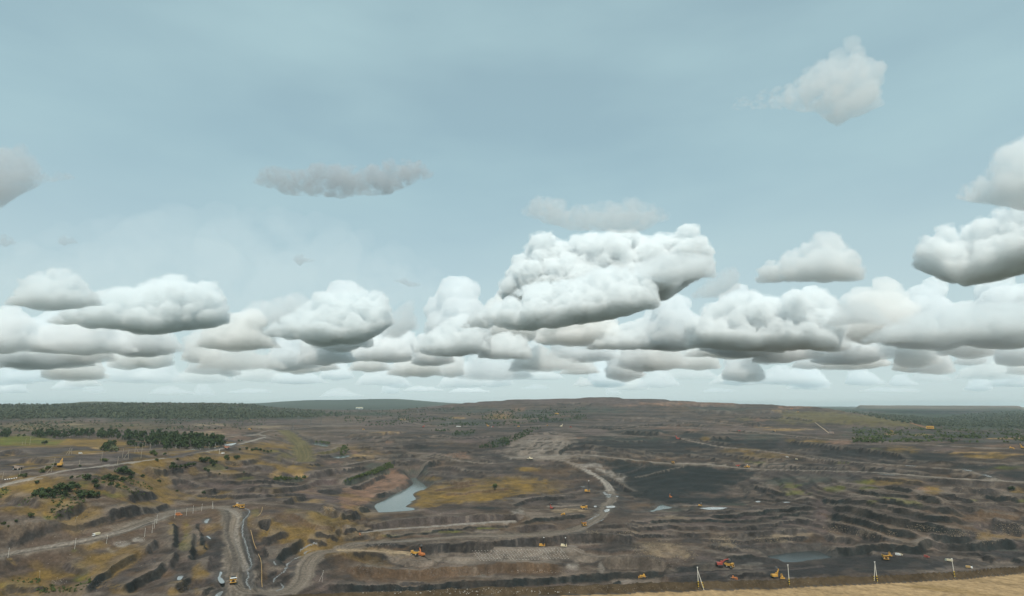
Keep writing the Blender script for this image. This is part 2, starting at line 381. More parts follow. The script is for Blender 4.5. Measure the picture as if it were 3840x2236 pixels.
S('A3',40,'slate',(800,880),(1100,890),(1500,900)); S('A3',50,'slate',(1400,1150),(1550,1260),(1750,1380)); S('A3',40,'slate',(1900,840),(2200,860),(2471,880)); S('A3',50,'slate',(600,110),(900,105),(1250,115)); S('A3',40,'shale',(1500,330),(2000,345),(2471,340)); S('A3',30,'slate',(1450,460),(2000,400),(2471,410))
S('A3',40,'rust',(1800,100),(2100,105),(2471,110)); S('A3',30,'shale',(1300,300),(1900,300),(2471,300))
S('A4',50,'shale',(150,195),(500,210),(850,225)); S('A4',70,'shale',(1000,215),(1250,220),(1500,220)); S('A4',50,'slate',(350,350),(720,360)); S('A4',70,'slate',(880,400),(1150,390)); S('A4',40,'slate',(50,400),(300,410),(480,420)); S('A4',40,'coal',(0,490),(200,505))
S('A4',70,'coal',(400,605),(730,595)); S('A4',32,'slate',(0,610),(300,640),(700,695)); S('A4',40,'slate',(500,805),(800,850),(1000,885),(1300,910),(1560,930)); S('A4',32,'coal',(880,950),(1200,985),(1560,965)); S('A4',60,'rock',(1080,1005),(1700,1030),(2471,1040)); S('A4',50,'slate',(950,1270),(1200,1340),(1500,1400))
S('A4',40,'slate',(1500,560),(1750,575),(1880,590)); S('A4',50,'slate',(1500,650),(1900,700),(2471,760)); S('A4',40,'mauve',(0,120),(500,125),(950,140)); S('A4',40,'slate',(0,820),(300,870),(600,930)); S('A4',40,'slate',(1700,850),(2100,900),(2471,940))
S('A5',50,'slate',(0,1040),(400,1050),(800,1080),(1200,1095)); S('A5',60,'slate',(1300,1085),(1600,1115),(2000,1170),(2200,1195)); S('A5',40,'shale',(1100,765),(1500,790)); S('A5',50,'coal',(0,1350),(200,1370),(500,1420),(900,1445)); S('A5',60,'coal',(400,1310),(700,1340),(900,1370))
S('A5',60,'rock',(1350,1300),(1700,1370),(2200,1430)); S('A5',60,'slate',(0,760),(400,800),(800,880)); S('A5',50,'rock',(1000,1180),(1300,1220),(1800,1240),(2200,1290)); S('A5',50,'coal',(2200,1310),(2350,1340))

RD = []   # (tile, half width in metres, cover, points)
def Rd(tile, w, cov, *pts): RD.append((tile, w, cov, pts))
Rd('A0',6,'pale',(-200,1330),(0,1280),(300,1205),(700,1122),(1000,1062),(1400,1017),(1800,962),(2471,876),(2871,812),(3251,742),(3471,682),(3721,612),(3841,580))
Rd('A0',4,'pale',(-100,1330),(0,1310),(250,1240),(560,1190)); Rd('A0',12,'dust',(-200,1085),(0,1075),(300,1060),(680,1005),(900,985))
Rd('A1',10,'shale',(0,880),(400,790),(780,730),(1000,690)); Rd('A1',7,'dust',(800,572),(1180,562),(1370,495),(1760,462),(2471,382),(2871,332),(3171,292)); Rd('A1',8,'shale',(-600,320),(0,330),(300,355),(700,425))
Rd('A1',9,'pale',(1100,555),(1250,540),(1360,560)); Rd('A1',22,'olive',(1620,480),(1750,560),(1880,680),(1950,850),(1900,930))
Rd('A2',8,'dust',(900,342),(1200,402),(1450,412),(2471,430),(2971,402),(3371,402),(3871,408),(4942,432)); Rd('A4',9,'dust',(0,432),(500,465),(1000,495),(1500,548),(2100,605),(2471,628),(2971,648),(3471,682),(3971,712),(4771,748))
Rd('A3',9,'road',(0,872),(700,848),(1200,852),(1700,902),(2200,952),(2471,962),(2871,975),(3371,1028),(3971,1053),(4942,1075),(5542,1108),(6142,1163),(6742,1198),(7413,1228))
Rd('A4',6,'dust',(0,605),(400,692),(700,732),(1300,792),(1600,842),(2000,897),(2471,935),(3171,987),(3671,1022),(4071,1062),(4471,1150))
Rd('A3',7,'pale',(1020,1030),(1100,1075),(1200,1125),(1330,1215),(1420,1340),(1430,1450)); Rd('A3',7,'dust',(600,890),(830,940),(1020,1030))
Rd('B3',9,'haul',(1430,-40),(1450,60),(1380,150),(1340,240),(1260,330),(1100,430),(900,520),(600,562),(0,592),(-671,602),(-1271,652),(-1871,690),(-2300,710),(-2471,735))
Rd('A3',3,'dust',(2471,1000),(2200,1060),(1950,1130),(1760,1165)); Rd('A3',3,'shale',(1930,980),(1780,1060),(1550,1120))
Rd('B1',12,'haul',(-2671,940),(-2471,885),(-1971,802),(-1471,722),(-971,612),(-471,442),(0,275),(300,220),(600,185),(830,215),(900,330),(870,480),(880,650),(940,850),(980,1000),(970,1150),(940,1300),(960,1467))
Rd('B1',10,'haul',(940,1330),(1080,1400),(1300,1430),(1560,1430),(1800,1360),(1930,1220),(1950,1080),(2020,950),(2150,850),(2471,795)); Rd('B2',7,'tan',(0,805),(500,820),(900,845),(1000,865))
Rd('B2',6,'pale',(330,545),(800,495),(1300,465),(1800,425),(2471,385)); Rd('B1',4,'mud',(1100,250),(1050,450),(1090,700),(1150,950),(1110,1150),(1130,1350))
Rd('B4',5,'dust',(-400,180),(0,150),(600,180)); Rd('B5',5,'shale',(350,830),(700,880),(1100,900),(1700,950)); Rd('B3',6,'dust',(560,170),(800,165),(1000,155))

PT = []   # (tile, cx, cy, rx, ry, rotation, cover, strength)
def Pt(tile, cov, k, *els):
    for e in els: PT.append((tile,) + tuple(e[:4]) + (e[4] if len(e) > 4 else 0, cov, k))
Pt('A0','olive',.6,(1200,430,1500,60),(300,420,400,40)); Pt('A0','forest',1,(600,200,1400,120),(1900,220,900,130)); Pt('A1','forest',1,(500,220,1300,120),(1500,260,800,60)); Pt('A0','grass',1.3,(300,620,480,60),(150,600,300,45)); Pt('A0','dry',1.2,(1250,650,600,50),(100,690,130,22),(600,700,300,30))
Pt('A0','shale',.8,(700,750,700,40),(1300,900,900,60),(200,1040,400,60)); Pt('A0','ochre',.9,(140,815,85,30),(490,935,75,42),(400,930,30,45),(1200,810,250,18),(1390,735,70,22)); Pt('A0','dry',.75,(600,1040,350,30),(250,1150,350,40),(800,1250,700,120),(1250,1400,200,60),(300,1350,400,120),(1600,1250,300,120),(2000,960,300,40))
Pt('A0','grass',.6,(1200,1230,120,80),(60,1370,80,40),(1700,1400,200,60)); Pt('A0','slate',.8,(1950,860,280,50),(1150,760,180,15)); Pt('A0','mauve',.7,(1350,330,240,30),(900,500,150,30),(1700,480,300,30)); Pt('A0','tan',.5,(1000,390,240,18),(500,460,250,14))
Pt('A1','rust',.6,(700,510,330,45),(1000,590,200,35)); Pt('A1','tan',.6,(560,520,260,35),(1400,430,280,25),(600,400,300,20)); Pt('A1','ochre',.9,(1520,1115,90,55),(1850,1115,80,30),(1920,1150,70,25)); Pt('A1','dry',.8,(1250,770,320,55),(500,880,450,50),(400,790,400,25),(800,1100,300,40),(330,1080,70,60,.6),(1500,700,250,50),(1900,990,250,30),(1000,1210,80,30))
Pt('A1','grass',.7,(1450,790,120,25),(1100,1170,130,35),(650,1020,150,50)); Pt('A1','olive',.8,(1850,720,120,180),(1750,560,130,90),(1650,850,120,70)); Pt('A1','mauve',.7,(1350,350,600,25),(950,1000,200,40),(900,1280,500,60),(200,1250,300,60),(1700,1400,700,80)); Pt('A1','rust',.5,(2350,940,200,25),(1950,1350,300,60))
Pt('A2','rust',.85,(830,1190,210,110,.6),(330,1400,260,90),(650,1280,250,70,.5),(180,800,60,50),(2350,230,160,50),(680,650,60,25),(1700,850,200,40)); Pt('A2','ochre',.8,(250,855,220,28),(880,322,85,12),(1700,300,120,14),(650,505,250,10)); Pt('A2','dry',.85,(1700,1330,500,80),(1500,1430,450,60),(2100,1400,350,90),(1250,1180,160,30),(1150,1390,80,25),(2300,280,200,40))
Pt('A2','dgreen',.8,(1800,370,500,50),(1850,190,500,45),(1750,530,180,50),(1100,1090,300,40),(1250,1230,200,25),(2300,640,180,60),(450,1000,150,50)); Pt('A2','mauve',.7,(2000,90,500,25),(1400,140,250,25),(600,400,500,40),(900,900,250,25),(1900,620,350,60)); Pt('A2','forest',.9,(350,240,500,30)); Pt('A2','coal',.7,(850,860,250,60),(1200,740,200,40))
Pt('A3','coal',.92,(2050,1250,700,250),(1750,690,850,110),(1750,1080,330,110),(1900,510,420,45),(1250,440,280,25),(2300,800,400,50),(1300,900,250,30)); Pt('A3','dgreen',.7,(1150,190,560,55),(1600,620,600,50),(300,240,330,80),(700,330,400,40)); Pt('A3','dry',.8,(350,1310,480,110),(250,1040,180,35),(100,1200,200,60)); Pt('A3','brown',.7,(600,1100,300,70),(800,1250,250,60))
Pt('A3','mauve',.85,(900,55,900,45),(1800,80,700,40),(500,600,350,90),(1200,500,200,50)); Pt('A3','rust',.7,(2300,100,220,35),(1600,120,200,18),(100,180,120,30),(900,585,150,18),(2250,445,250,18)); Pt('A3','pale',.8,(450,660,350,90),(600,860,650,45),(300,780,350,50)); Pt('A3','pale',.85,(1380,1090,230,50,.35),(1570,1160,130,60,.3),(1100,990,180,35)); Pt('A3','shale',.7,(1700,360,800,60),(900,1300,350,80))
Pt('A4','coal',.92,(250,1200,560,200),(620,640,330,60),(1500,690,850,90),(2200,810,320,80),(150,560,250,50),(200,690,350,40),(500,1080,500,60)); Pt('A4','dgreen',.7,(1150,580,350,50),(1900,1180,500,70),(600,170,500,40),(1500,1220,250,60)); Pt('A4','dry',.8,(1150,850,420,55),(800,775,350,35),(330,595,70,30),(1560,630,80,30),(1980,640,150,25)); Pt('A4','rust',.8,(300,90,500,35),(1600,150,300,25),(1050,330,200,20),(2300,650,200,50),(150,470,150,18))
Pt('A4','olive',.9,(2100,290,500,90),(1600,330,300,50),(900,320,130,30)); Pt('A4','ochre',.8,(1150,438,190,8),(1500,470,350,20),(1850,635,180,14),(1380,190,100,8)); Pt('A4','grass',.7,(1560,1285,140,45),(1600,1385,200,35),(2200,1330,220,45),(1100,945,170,18),(2300,950,150,20)); Pt('A4','mauve',.6,(700,450,500,50),(2000,520,250,40),(1450,680,80,60)); Pt('A4','shale',.7,(1600,1100,700,60),(2200,1130,300,50))
Pt('A5','olive',.95,(350,310,650,60),(800,360,300,40)); Pt('A5','forest',1,(1900,400,900,90),(1200,290,700,35)); Pt('A5','dgreen',.75,(700,560,900,70),(1800,560,700,50),(2000,640,500,30),(200,480,300,50)); Pt('A5','ochre',.8,(980,545,180,16),(2200,600,350,12),(530,530,90,22),(1700,805,450,12),(2300,830,250,14)); Pt('A5','dry',.85,(700,780,260,65),(1900,850,500,40),(600,1230,350,45),(2400,1350,150,50),(1150,1340,150,60)); Pt('A5','coal',.85,(950,880,750,90),(200,820,350,70),(1900,1010,600,60),(2300,1100,250,50))
Pt('A5','grass',.6,(150,1230,150,35),(2200,1030,300,30),(250,1320,200,30),(250,760,150,30)); Pt('A5','mauve',.7,(600,430,300,35),(1300,740,300,30),(2100,640,250,20),(1500,210,700,30),(200,220,300,25)); Pt('A5','rust',.5,(1000,1330,90,30),(100,590,150,20),(2200,700,250,25))
Pt('B0','dry',.8,(500,230,480,70),(1000,150,350,60),(250,480,350,40),(800,620,100,20),(600,1080,250,90,.7),(1450,1010,200,50,.5),(1750,1370,170,80),(1350,1180,200,60),(2100,150,350,40)); Pt('B0','grass',.85,(1130,1090,140,150,-.5),(200,1320,240,45),(830,130,130,30),(1080,810,40,25),(720,330,70,30),(1000,1380,150,30),(450,1330,150,40)); Pt('B0','shale',.8,(560,160,120,70,.6),(1350,850,300,120),(900,1050,120,150,-.6),(1800,1180,200,80)); Pt('B0','ochre',.9,(160,930,70,25),(200,990,70,25,.5)); Pt('B0','pale',.8,(1770,710,100,40),(2000,650,80,35),(1600,810,60,25,.6)); Pt('B0','brown',.8,(1000,500,600,60),(400,950,150,60),(2200,1150,300,60))
Pt('B1','grass',.8,(230,600,70,110),(210,760,90,50),(30,530,50,40),(240,440,60,30)); Pt('B1','dry',.8,(230,500,90,150),(20,500,60,100),(450,800,80,110),(420,1150,100,110),(60,1400,140,70),(380,1400,60,60)); Pt('B1','olive',.75,(2150,350,300,110),(1760,240,130,45),(1230,260,60,70,-.5)); Pt('B1','brown',.7,(1700,330,350,110),(1550,640,120,40),(640,350,120,60),(1350,1130,80,160)); Pt('B1','mud',.8,(1800,1000,200,200,-.6),(1100,900,80,400),(1500,1330,250,80),(100,200,350,40)); Pt('B1','slate',.7,(680,760,120,230),(640,430,90,35),(1500,850,150,160),(2200,1000,200,150),(150,1300,150,80)); Pt('B1','ochre',.6,(2280,210,90,70),(2100,90,120,30)); Pt('B1','mauve',.7,(2350,60,250,60),(2000,700,250,40))
Pt('B2','rust',.7,(200,90,230,80),(100,190,100,60)); Pt('B2','dry',.85,(1700,60,600,80),(1200,130,180,60),(2200,40,300,50)); Pt('B2','grass',.85,(700,592,130,16),(1450,540,330,18),(2100,485,220,18)); Pt('B2','brown',.8,(300,390,300,50),(1000,1210,900,70),(1800,1230,700,40),(2400,510,150,40)); Pt('B2','slate',.85,(1200,720,1300,60),(400,880,400,50),(1900,580,700,40)); Pt('B2','coal',.8,(2100,190,240,30),(60,530,80,50)); Pt('B2','tan',.6,(400,815,500,30),(850,870,120,35)); Pt('B2','dust',.8,(1100,930,350,60),(2000,930,500,60),(1700,850,600,40)); Pt('B2','shale',.8,(2000,850,140,22),(300,530,250,25)); Pt('B2','pale',.55,(430,1040,90,110),(1450,1080,150,35),(2250,820,250,40),(1950,1120,300,70))
Pt('B3','dust',.9,(350,880,500,110),(1100,950,250,50)); Pt('B3','pale',.8,(350,790,520,40),(850,750,120,25),(900,1040,100,75),(1290,1050,50,110,-.2),(100,260,100,60)); Pt('B3','tan',.75,(830,225,260,38),(250,585,120,14),(1680,545,160,20)); Pt('B3','tan',.45,(2150,780,350,110),(2350,330,250,30)); Pt('B3','brown',.8,(2000,150,300,70),(400,430,400,35),(400,1150,600,60)); Pt('B3','coal',.85,(700,1240,800,50),(1900,1180,450,25)); Pt('B3','slate',.85,(1500,760,350,80),(1000,560,700,40)); Pt('B3','pale',.7,(1650,1250,220,30)); Pt('B3','dgreen',.6,(2250,220,250,25)); Pt('B3','mud',.8,(1400,100,250,150),(1050,490,300,50))
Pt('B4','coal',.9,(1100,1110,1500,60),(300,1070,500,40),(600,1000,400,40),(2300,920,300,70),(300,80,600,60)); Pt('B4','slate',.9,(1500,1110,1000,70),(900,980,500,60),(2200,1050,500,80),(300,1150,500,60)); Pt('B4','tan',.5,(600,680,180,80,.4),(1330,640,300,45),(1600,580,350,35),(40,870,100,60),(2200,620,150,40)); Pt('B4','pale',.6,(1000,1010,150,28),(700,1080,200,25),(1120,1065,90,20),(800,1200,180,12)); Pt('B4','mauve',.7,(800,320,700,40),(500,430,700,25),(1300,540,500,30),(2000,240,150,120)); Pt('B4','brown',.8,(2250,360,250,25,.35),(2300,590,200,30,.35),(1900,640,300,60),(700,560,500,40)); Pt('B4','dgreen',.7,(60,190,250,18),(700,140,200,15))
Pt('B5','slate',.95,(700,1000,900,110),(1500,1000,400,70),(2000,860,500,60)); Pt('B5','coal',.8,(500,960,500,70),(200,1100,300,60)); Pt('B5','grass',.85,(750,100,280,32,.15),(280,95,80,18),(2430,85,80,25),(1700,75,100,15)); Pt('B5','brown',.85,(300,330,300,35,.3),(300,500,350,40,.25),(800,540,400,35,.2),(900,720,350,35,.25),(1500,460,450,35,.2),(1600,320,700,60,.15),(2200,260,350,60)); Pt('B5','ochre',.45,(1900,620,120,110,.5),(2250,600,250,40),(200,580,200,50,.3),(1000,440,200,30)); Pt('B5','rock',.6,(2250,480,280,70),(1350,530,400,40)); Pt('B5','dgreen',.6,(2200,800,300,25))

# ponds and puddles: outlines in tile pixels
PONDS = [
 ('lake', 'A2', [(1075,1160),(1000,1180),(1040,1245),(1000,1290),(850,1370),(700,1440),(650,1480),(480,1565),(520,1640),(560,1668),(800,1655),(1040,1636),(1040,1605),(930,1585),(1030,1520),(990,1517),(1080,1475),(1040,1420),(1070,1385),(1230,1340),(1250,1310),(1180,1250),(1110,1200)], 'murky teal pond lying along the foot of the rust coloured spoil hill', 'pond'),
 ('lake', 'B3', [(1700,268),(1900,262),(2050,240),(2250,205),(2405,185),(2330,175),(2250,160),(2170,137),(2130,150),(2080,200),(2000,230),(1850,255)], 'pale triangular pond below the black coal slope', 'pond'),
 ('lake', 'B4', [(1200,885),(1340,870),(1500,845),(1700,825),(1880,812),(1990,825),(2080,870),(2170,900),(2050,925),(1850,945),(1730,970),(1560,975),(1330,970),(1270,930)], 'dark grey pit pond under the stepped coal face on the right', 'pond'),
 ('lake', 'A1', [(2045,665),(2120,658),(2280,690),(2285,715),(2250,728),(2140,730),(2090,720)], 'small pale round pond beside the olive ramp', 'pond'),
 ('lake', 'A1', [(2350,880),(2400,855),(2560,838),(2590,850),(2560,872),(2420,885)], 'sliver of pale water on the bench right of the small round pond', 'pond'),
 ('puddle', 'A1', [(775,690),(860,672),(950,662),(930,680),(880,698),(800,700)], 'pale pool right of the dark tree belt', 'pool'),
 ('puddle', 'A1', [(250,752),(400,748),(560,742),(700,726),(780,712),(770,720),(600,748),(400,760),(280,760)], 'long white sheet of water beside the haul road by the tree belt', 'pool'),
 ('puddle', 'B1', [(485,390),(500,365),(560,345),(545,380),(530,408),(500,410)], 'blue grey puddle on the upper step left of the main haul road', 'puddle'),
 ('puddle', 'B1', [(515,600),(540,598),(580,628),(575,640),(550,628)], 'thin white puddle between the grassy steps and the haul road', 'puddle'),
 ('puddle', 'B1', [(680,1200),(700,1170),(715,1115),(745,1120),(745,1140),(720,1190),(750,1215),(778,1250),(770,1278),(720,1280),(690,1240)], 'irregular white puddle left of the yellow truck', 'puddle'),
 ('puddle', 'B1', [(90,1230),(110,1180),(185,1172),(175,1195),(140,1235)], 'pale puddle low on the left steps', 'puddle'),
 ('puddle', 'B1', [(1480,965),(1500,960),(1515,985),(1532,1010),(1515,1018),(1490,990)], 'white puddle in the hollow right of the yellow pipeline', 'puddle'),
 ('puddle', 'B4', [(240,195),(330,185),(450,178),(640,185),(600,200),(560,210),(380,215)], 'wide pale puddle on the bench below the black slope', 'puddle'),
 ('puddle', 'B4', [(1050,95),(1100,88),(1130,98),(1100,108),(1070,106)], 'small white puddle on the bench right of the wide one', 'puddle'),
 ('puddle', 'B4', [(1450,108),(1500,100),(1560,102),(1540,112),(1480,114)], 'faint puddle at the right end of the bench', 'puddle'),
 ('puddle', 'B3', [(1350,175),(1400,160),(1480,158),(1495,175),(1450,190),(1390,190)], 'white puddle across the muddy haul road', 'puddle'),
 ('puddle', 'B3', [(1330,225),(1380,205),(1420,210),(1400,240),(1350,250)], 'tattered puddle below the one across the haul road', 'puddle'),
 ('puddle', 'B3', [(1180,165),(1215,155),(1225,175),(1200,182)], 'small puddle right of the yellow truck on the bench', 'puddle'),
 ('puddle', 'A3', [(1310,1375),(1350,1370),(1370,1395),(1440,1410),(1420,1425),(1345,1415)], 'bright puddle at the foot of the pale track', 'puddle'),
 ('puddle', 'A3', [(1470,1440),(1500,1428),(1545,1435),(1530,1446),(1490,1448)], 'bright puddle right of the pale track', 'puddle'),
 ('puddle', 'A3', [(1350,1440),(1400,1432),(1440,1440),(1400,1452)], 'bright puddle left of the pale track', 'puddle'),
 ('puddle', 'A3', [(1040,1330),(1080,1325),(1135,1332),(1110,1343),(1060,1342)], 'white puddle behind the black mast drill rig', 'puddle'),
 ('puddle', 'A3', [(985,1298),(1020,1288),(1060,1295),(1040,1304)], 'thin white puddle up the bench from the black mast drill rig', 'puddle'),
 ('puddle', 'A5', [(1545,1030),(1600,1040),(1720,1060),(1700,1070),(1620,1058)], 'bright water strip on the upper right road', 'puddle'),
 ('puddle', 'A5', [(1840,1105),(1920,1120),(2010,1155),(1960,1152),(1880,1125)], 'bright water strip where the upper right road ends', 'puddle'),
 ('puddle', 'A5', [(370,1110),(480,1112),(620,1128),(560,1132),(440,1122)], 'pale water strip along the lower right road', 'puddle'),
 ('puddle', 'A5', [(740,988),(830,990),(910,996),(880,1000),(790,997)], 'pale water strip left on the upper right road', 'puddle'),
 ('puddle', 'B1', [(640,1467),(670,1430),(740,1395),(762,1405),(730,1450),(700,1480)], 'pale muddy pool at the lower edge left of the haul road', 'puddle'),
]

Rd('B1',3,'pale',(700,195),(860,225),(970,300),(985,400),(945,540),(955,690),(1000,840),(1060,1000),(1090,1100)); Rd('B1',3,'slate',(800,230),(840,330),(815,480),(830,620),(900,800),(940,960),(930,1120)); Rd('B0',3,'pale',(-100,900),(400,790),(1000,690),(1500,590),(2000,470),(2471,300)); Rd('B0',3,'slate',(0,910),(600,800),(1100,730),(1700,590),(2200,410))
Rd('A2',5,'dust',(0,1110-110),(500,905),(1000,885),(1500,860),(1700,920),(2200,960),(2471,955)); Rd('A4',5,'dust',(0,370),(300,345),(600,380),(900,425)); Rd('B3',5,'dust',(-200,770),(300,780),(800,760),(1050,850),(1300,900),(1700,880)); Rd('B4',5,'shale',(-200,1180),(300,1130),(800,1090),(1400,1090),(2000,1050))
S('B4',45,'slate',(200,640),(600,650),(1000,660),(1500,620),(1900,600)); S('B3',45,'slate',(1300,560),(1700,590),(2100,590),(2471,570))
S('B2',45,'slate',(0,560),(300,520),(500,500)); S('B2',50,'slate',(100,900),(500,880),(730,940)); S('B1',50,'slate',(2050,560),(2300,580),(2471,600)); S('A2',40,'slate',(100,900),(400,880),(650,900)); S('A2',40,'slate',(1100,870),(1400,850),(1700,900),(1950,890)); S('A2',35,'slate',(1000,570),(1400,560),(1800,590),(2300,560))
S('A1',45,'slate',(600,1200),(1000,1230),(1400,1250),(1900,1250)); S('A1',45,'rock',(300,1420),(900,1440),(1400,1430),(2000,1420)); S('A1',40,'slate',(2000,880),(2250,870),(2471,830)); S('A3',30,'slate',(1000,780),(1500,830),(2000,870)); S('A4',40,'slate',(300,950),(700,970),(1000,1000))
S('A4',35,'slate',(700,280),(1100,300),(1500,290),(1900,340)); S('A4',35,'slate',(600,480),(1000,500),(1400,530)); S('A5',40,'slate',(600,900),(1100,940),(1700,960),(2300,1000)); S('A5',45,'slate',(200,1180),(700,1230),(1100,1270)); S('B0',60,'rock',(0,60),(300,100),(420,130)); S('B0',60,'slate',(1500,330),(1800,290),(2050,230))

S('B5',90,'coal',(-521,800),(-271,830),(0,800),(200,795),(380,785),(560,760),(700,790),(920,800),(1100,730),(1200,725),(1350,745),(1600,750),(1830,748),(2100,735),(2471,695)); S('B5',90,'coal',(1060,640),(1300,660),(1500,650),(1780,660))

PG = [  # larger grounds of one cover: (tile, cover, strength, outline)
 ('A3','coal',.82,[(1250,905),(1750,940),(2250,985),(2700,1000),(3100,1060),(3500,1110),(3300,1230),(2950,1300),(2650,1370),(2471,1420),(2350,1560),(2100,1500),(1930,1450),(1800,1330),(1760,1200),(1500,1080),(1320,970)]),
 ('A3','slate',.65,[(950,610),(1300,580),(1700,600),(2300,640),(2800,700),(3200,740),(3400,830),(2900,880),(2300,850),(1500,800),(1000,720)]),
 ('A4','slate',.65,[(900,620),(1500,640),(2200,700),(2900,760),(3300,800),(3200,900),(2600,920),(1900,860),(1200,760)]),
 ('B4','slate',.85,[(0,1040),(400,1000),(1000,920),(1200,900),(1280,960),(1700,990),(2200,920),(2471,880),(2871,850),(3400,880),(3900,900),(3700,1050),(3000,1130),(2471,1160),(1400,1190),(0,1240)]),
 ('A2','dry',.62,[(1100,1400),(1300,1260),(1600,1190),(2471,1190),(2900,1180),(2700,1380),(2471,1450),(2000,1500),(1500,1560),(1080,1640),(1000,1560),(1070,1470)]),
 ('A0','grass',1,[(-50,600),(300,560),(900,620),(980,600),(800,690),(300,700),(-50,690)]),
 ('A0','dry',1,[(980,600),(1500,640),(1850,660),(1800,720),(900,700)]),
 ('A3','dust',.75,[(100,530),(850,515),(900,680),(700,800),(900,850),(600,900),(0,880),(-100,800)]),
 ('B3','dust',.8,[(-1000,930),(0,770),(800,755),(1050,860),(1250,950),(800,960),(0,980),(-900,1000)]),
 ('A2','rust',.75,[(0,1330),(300,1290),(560,1150),(740,1040),(900,1120),(990,1190),(850,1330),(700,1390),(480,1440),(300,1560),(0,1600)]),
 ('A5','olive',.85,[(-1100,190),(-300,230),(0,250),(500,310),(1000,400),(1050,440),(400,420),(-300,380),(-900,330)]),
]
# ------------------------------------------------------------------ terrain: sculpt
ZT = ZB.astype(np.float64).copy()
flat_plain = smooth(-12, -3, ZB) * smooth(30, 10, ZB)
amp = 1.0 - 0.6 * flat_plain
wx = fbm2(GX / 90, GY / 90, 3, 3) * 16; wy = fbm2(GX / 90, GY / 90, 3, 4) * 16
ZT += amp * (fbm2(GX / 130, GY / 130, 4, 1) * 3.0 + (0.5 - np.abs(fbm2((GX + wx) / 45, (GY + wy) / 45, 3, 2))) * 2.2)
far = smooth(2200, 4500, RR)
ZT += far * (fbm2(GX / 700, GY / 700, 4, 6) * 14) * smooth(9000, 6000, RR)
PXA = PW / 2 + FPX * np.tan(np.clip(AZ, -1.2, 1.2))
def ridge(x0, x1, edge, r, dr_, h):
    global ZT
    ZT = ZT + h * smooth(x0 - edge, x0 + edge, PXA) * smooth(x1 + edge, x1 - edge, PXA) * np.exp(-np.abs((RR - r) / dr_) ** 3)
ridge(1050, 1640, 160, 12500, 1500, 62); ridge(1380, 1560, 120, 13000, 1200, 26); ridge(270, 540, 90, 8800, 900, 66); ridge(590, 690, 45, 8600, 800, 62)
ridge(3190, 3800, 14, 10500, 1300, 62); ridge(3300, 3700, 200, 9800, 700, -14)
# narrow old benches over the middle distance
terr = smooth(1000, 1300, RR) * smooth(5600, 5000, RR) * smooth(R(-16), R(-8), AZ) * 0.75
step = 7.0 + 7.0 * smooth(2600, 3400, RR)
zt = ZT + fbm2(GX / 220, GY / 220, 3, 9) * 9
q = zt / step; fq = q - np.floor(q)
ZT += terr * ((np.floor(q) + smooth(0.62, 0.98, fq)) * step - zt)
face_t = terr * smooth(0.6, 0.7, fq) * (1 - smooth(0.93, 1.0, fq))

# thin ledges over the worked ground of the pit
t2 = smooth(-18, -40, ZB) * smooth(480, 560, RR) * smooth(1500, 1250, RR) * smooth(-0.25, 0.15, fbm2(GX / 170, GY / 170, 2, 58)) * 0.8
st2 = 4.2
zt = ZT + fbm2(GX / 120, GY / 120, 3, 59) * 5
q = zt / st2; fq = q - np.floor(q)
ZT += t2 * ((np.floor(q) + smooth(0.66, 0.96, fq)) * st2 - zt)
face_2 = t2 * smooth(0.62, 0.70, fq) * (1 - smooth(0.93, 1.0, fq))
FACE = []     # (window, mask, cover)
allp = [np.array([T(t, *p) for p in pts]) for t, pts, h, c, m in SC]
allp = [resample(p, 4) for p in allp]
hits = hit_base(np.concatenate(allp)); k = 0
for (t, pts, h, cov, m), pp in zip(SC, allp):
    P = hits[k:k + len(pp)]; k += len(pp)
    dm = np.hypot(P[:, 0], P[:, 1])
    ok = dm < 9000
    if ok.sum() < 2: continue
    P = P[ok]; dm = dm[ok].mean()
    hm = m if m else min(h * TS * dm / FPX * 0.95, 24)
    hm *= 0.95
    s = 0.24 * hm + 0.0013 * dm
    dec = max(24, 2.6 * hm)
    w = window(P, dec * 2.6 + s)
    X = GX[w]; Y = GY[w]
    if X.size == 0: continue
    d, al, L = poly_dist(P, X, Y)
    tp = min(0.2 * L, 8 + 1.2 * hm)
    e = smooth(0, tp, al) * smooth(0, tp, L - al)
    ad = np.abs(d)
    rag = fbm2(X / 13, Y / 13, 2, 21) * s * 0.45 + fbm2(X / 40, Y / 40, 2, 23) * s * 0.8 + noise2(al / (2.6 + 0.004 * dm), d * 0.03, 25) * s * 0.4
    dd = d + rag
    ad = np.abs(dd)
    g = (0.5 - smooth(-s, s, dd)) * np.exp(-np.maximum(ad - s, 0) / dec)
    ZT[w] += hm * g * e
    ed = smooth(0.02, 0.9, e) * np.clip(0.95 + 0.6 * fbm2(X / 34, Y / 34, 2, 28), 0.6, 1)
    FACE.append((w, (1 - smooth(s * 0.9, s * 1.2, ad)) * ed, cov, smooth(-dec * 0.9, -s * 1.4, dd) * smooth(-s * 0.8, -s * 1.3, dd) * ed, noise2(al / (2.2 + 0.0035 * dm), d * 0.05, 26) * 0.65 + noise2(al / 9, d * 0.08, 27) * 0.5))

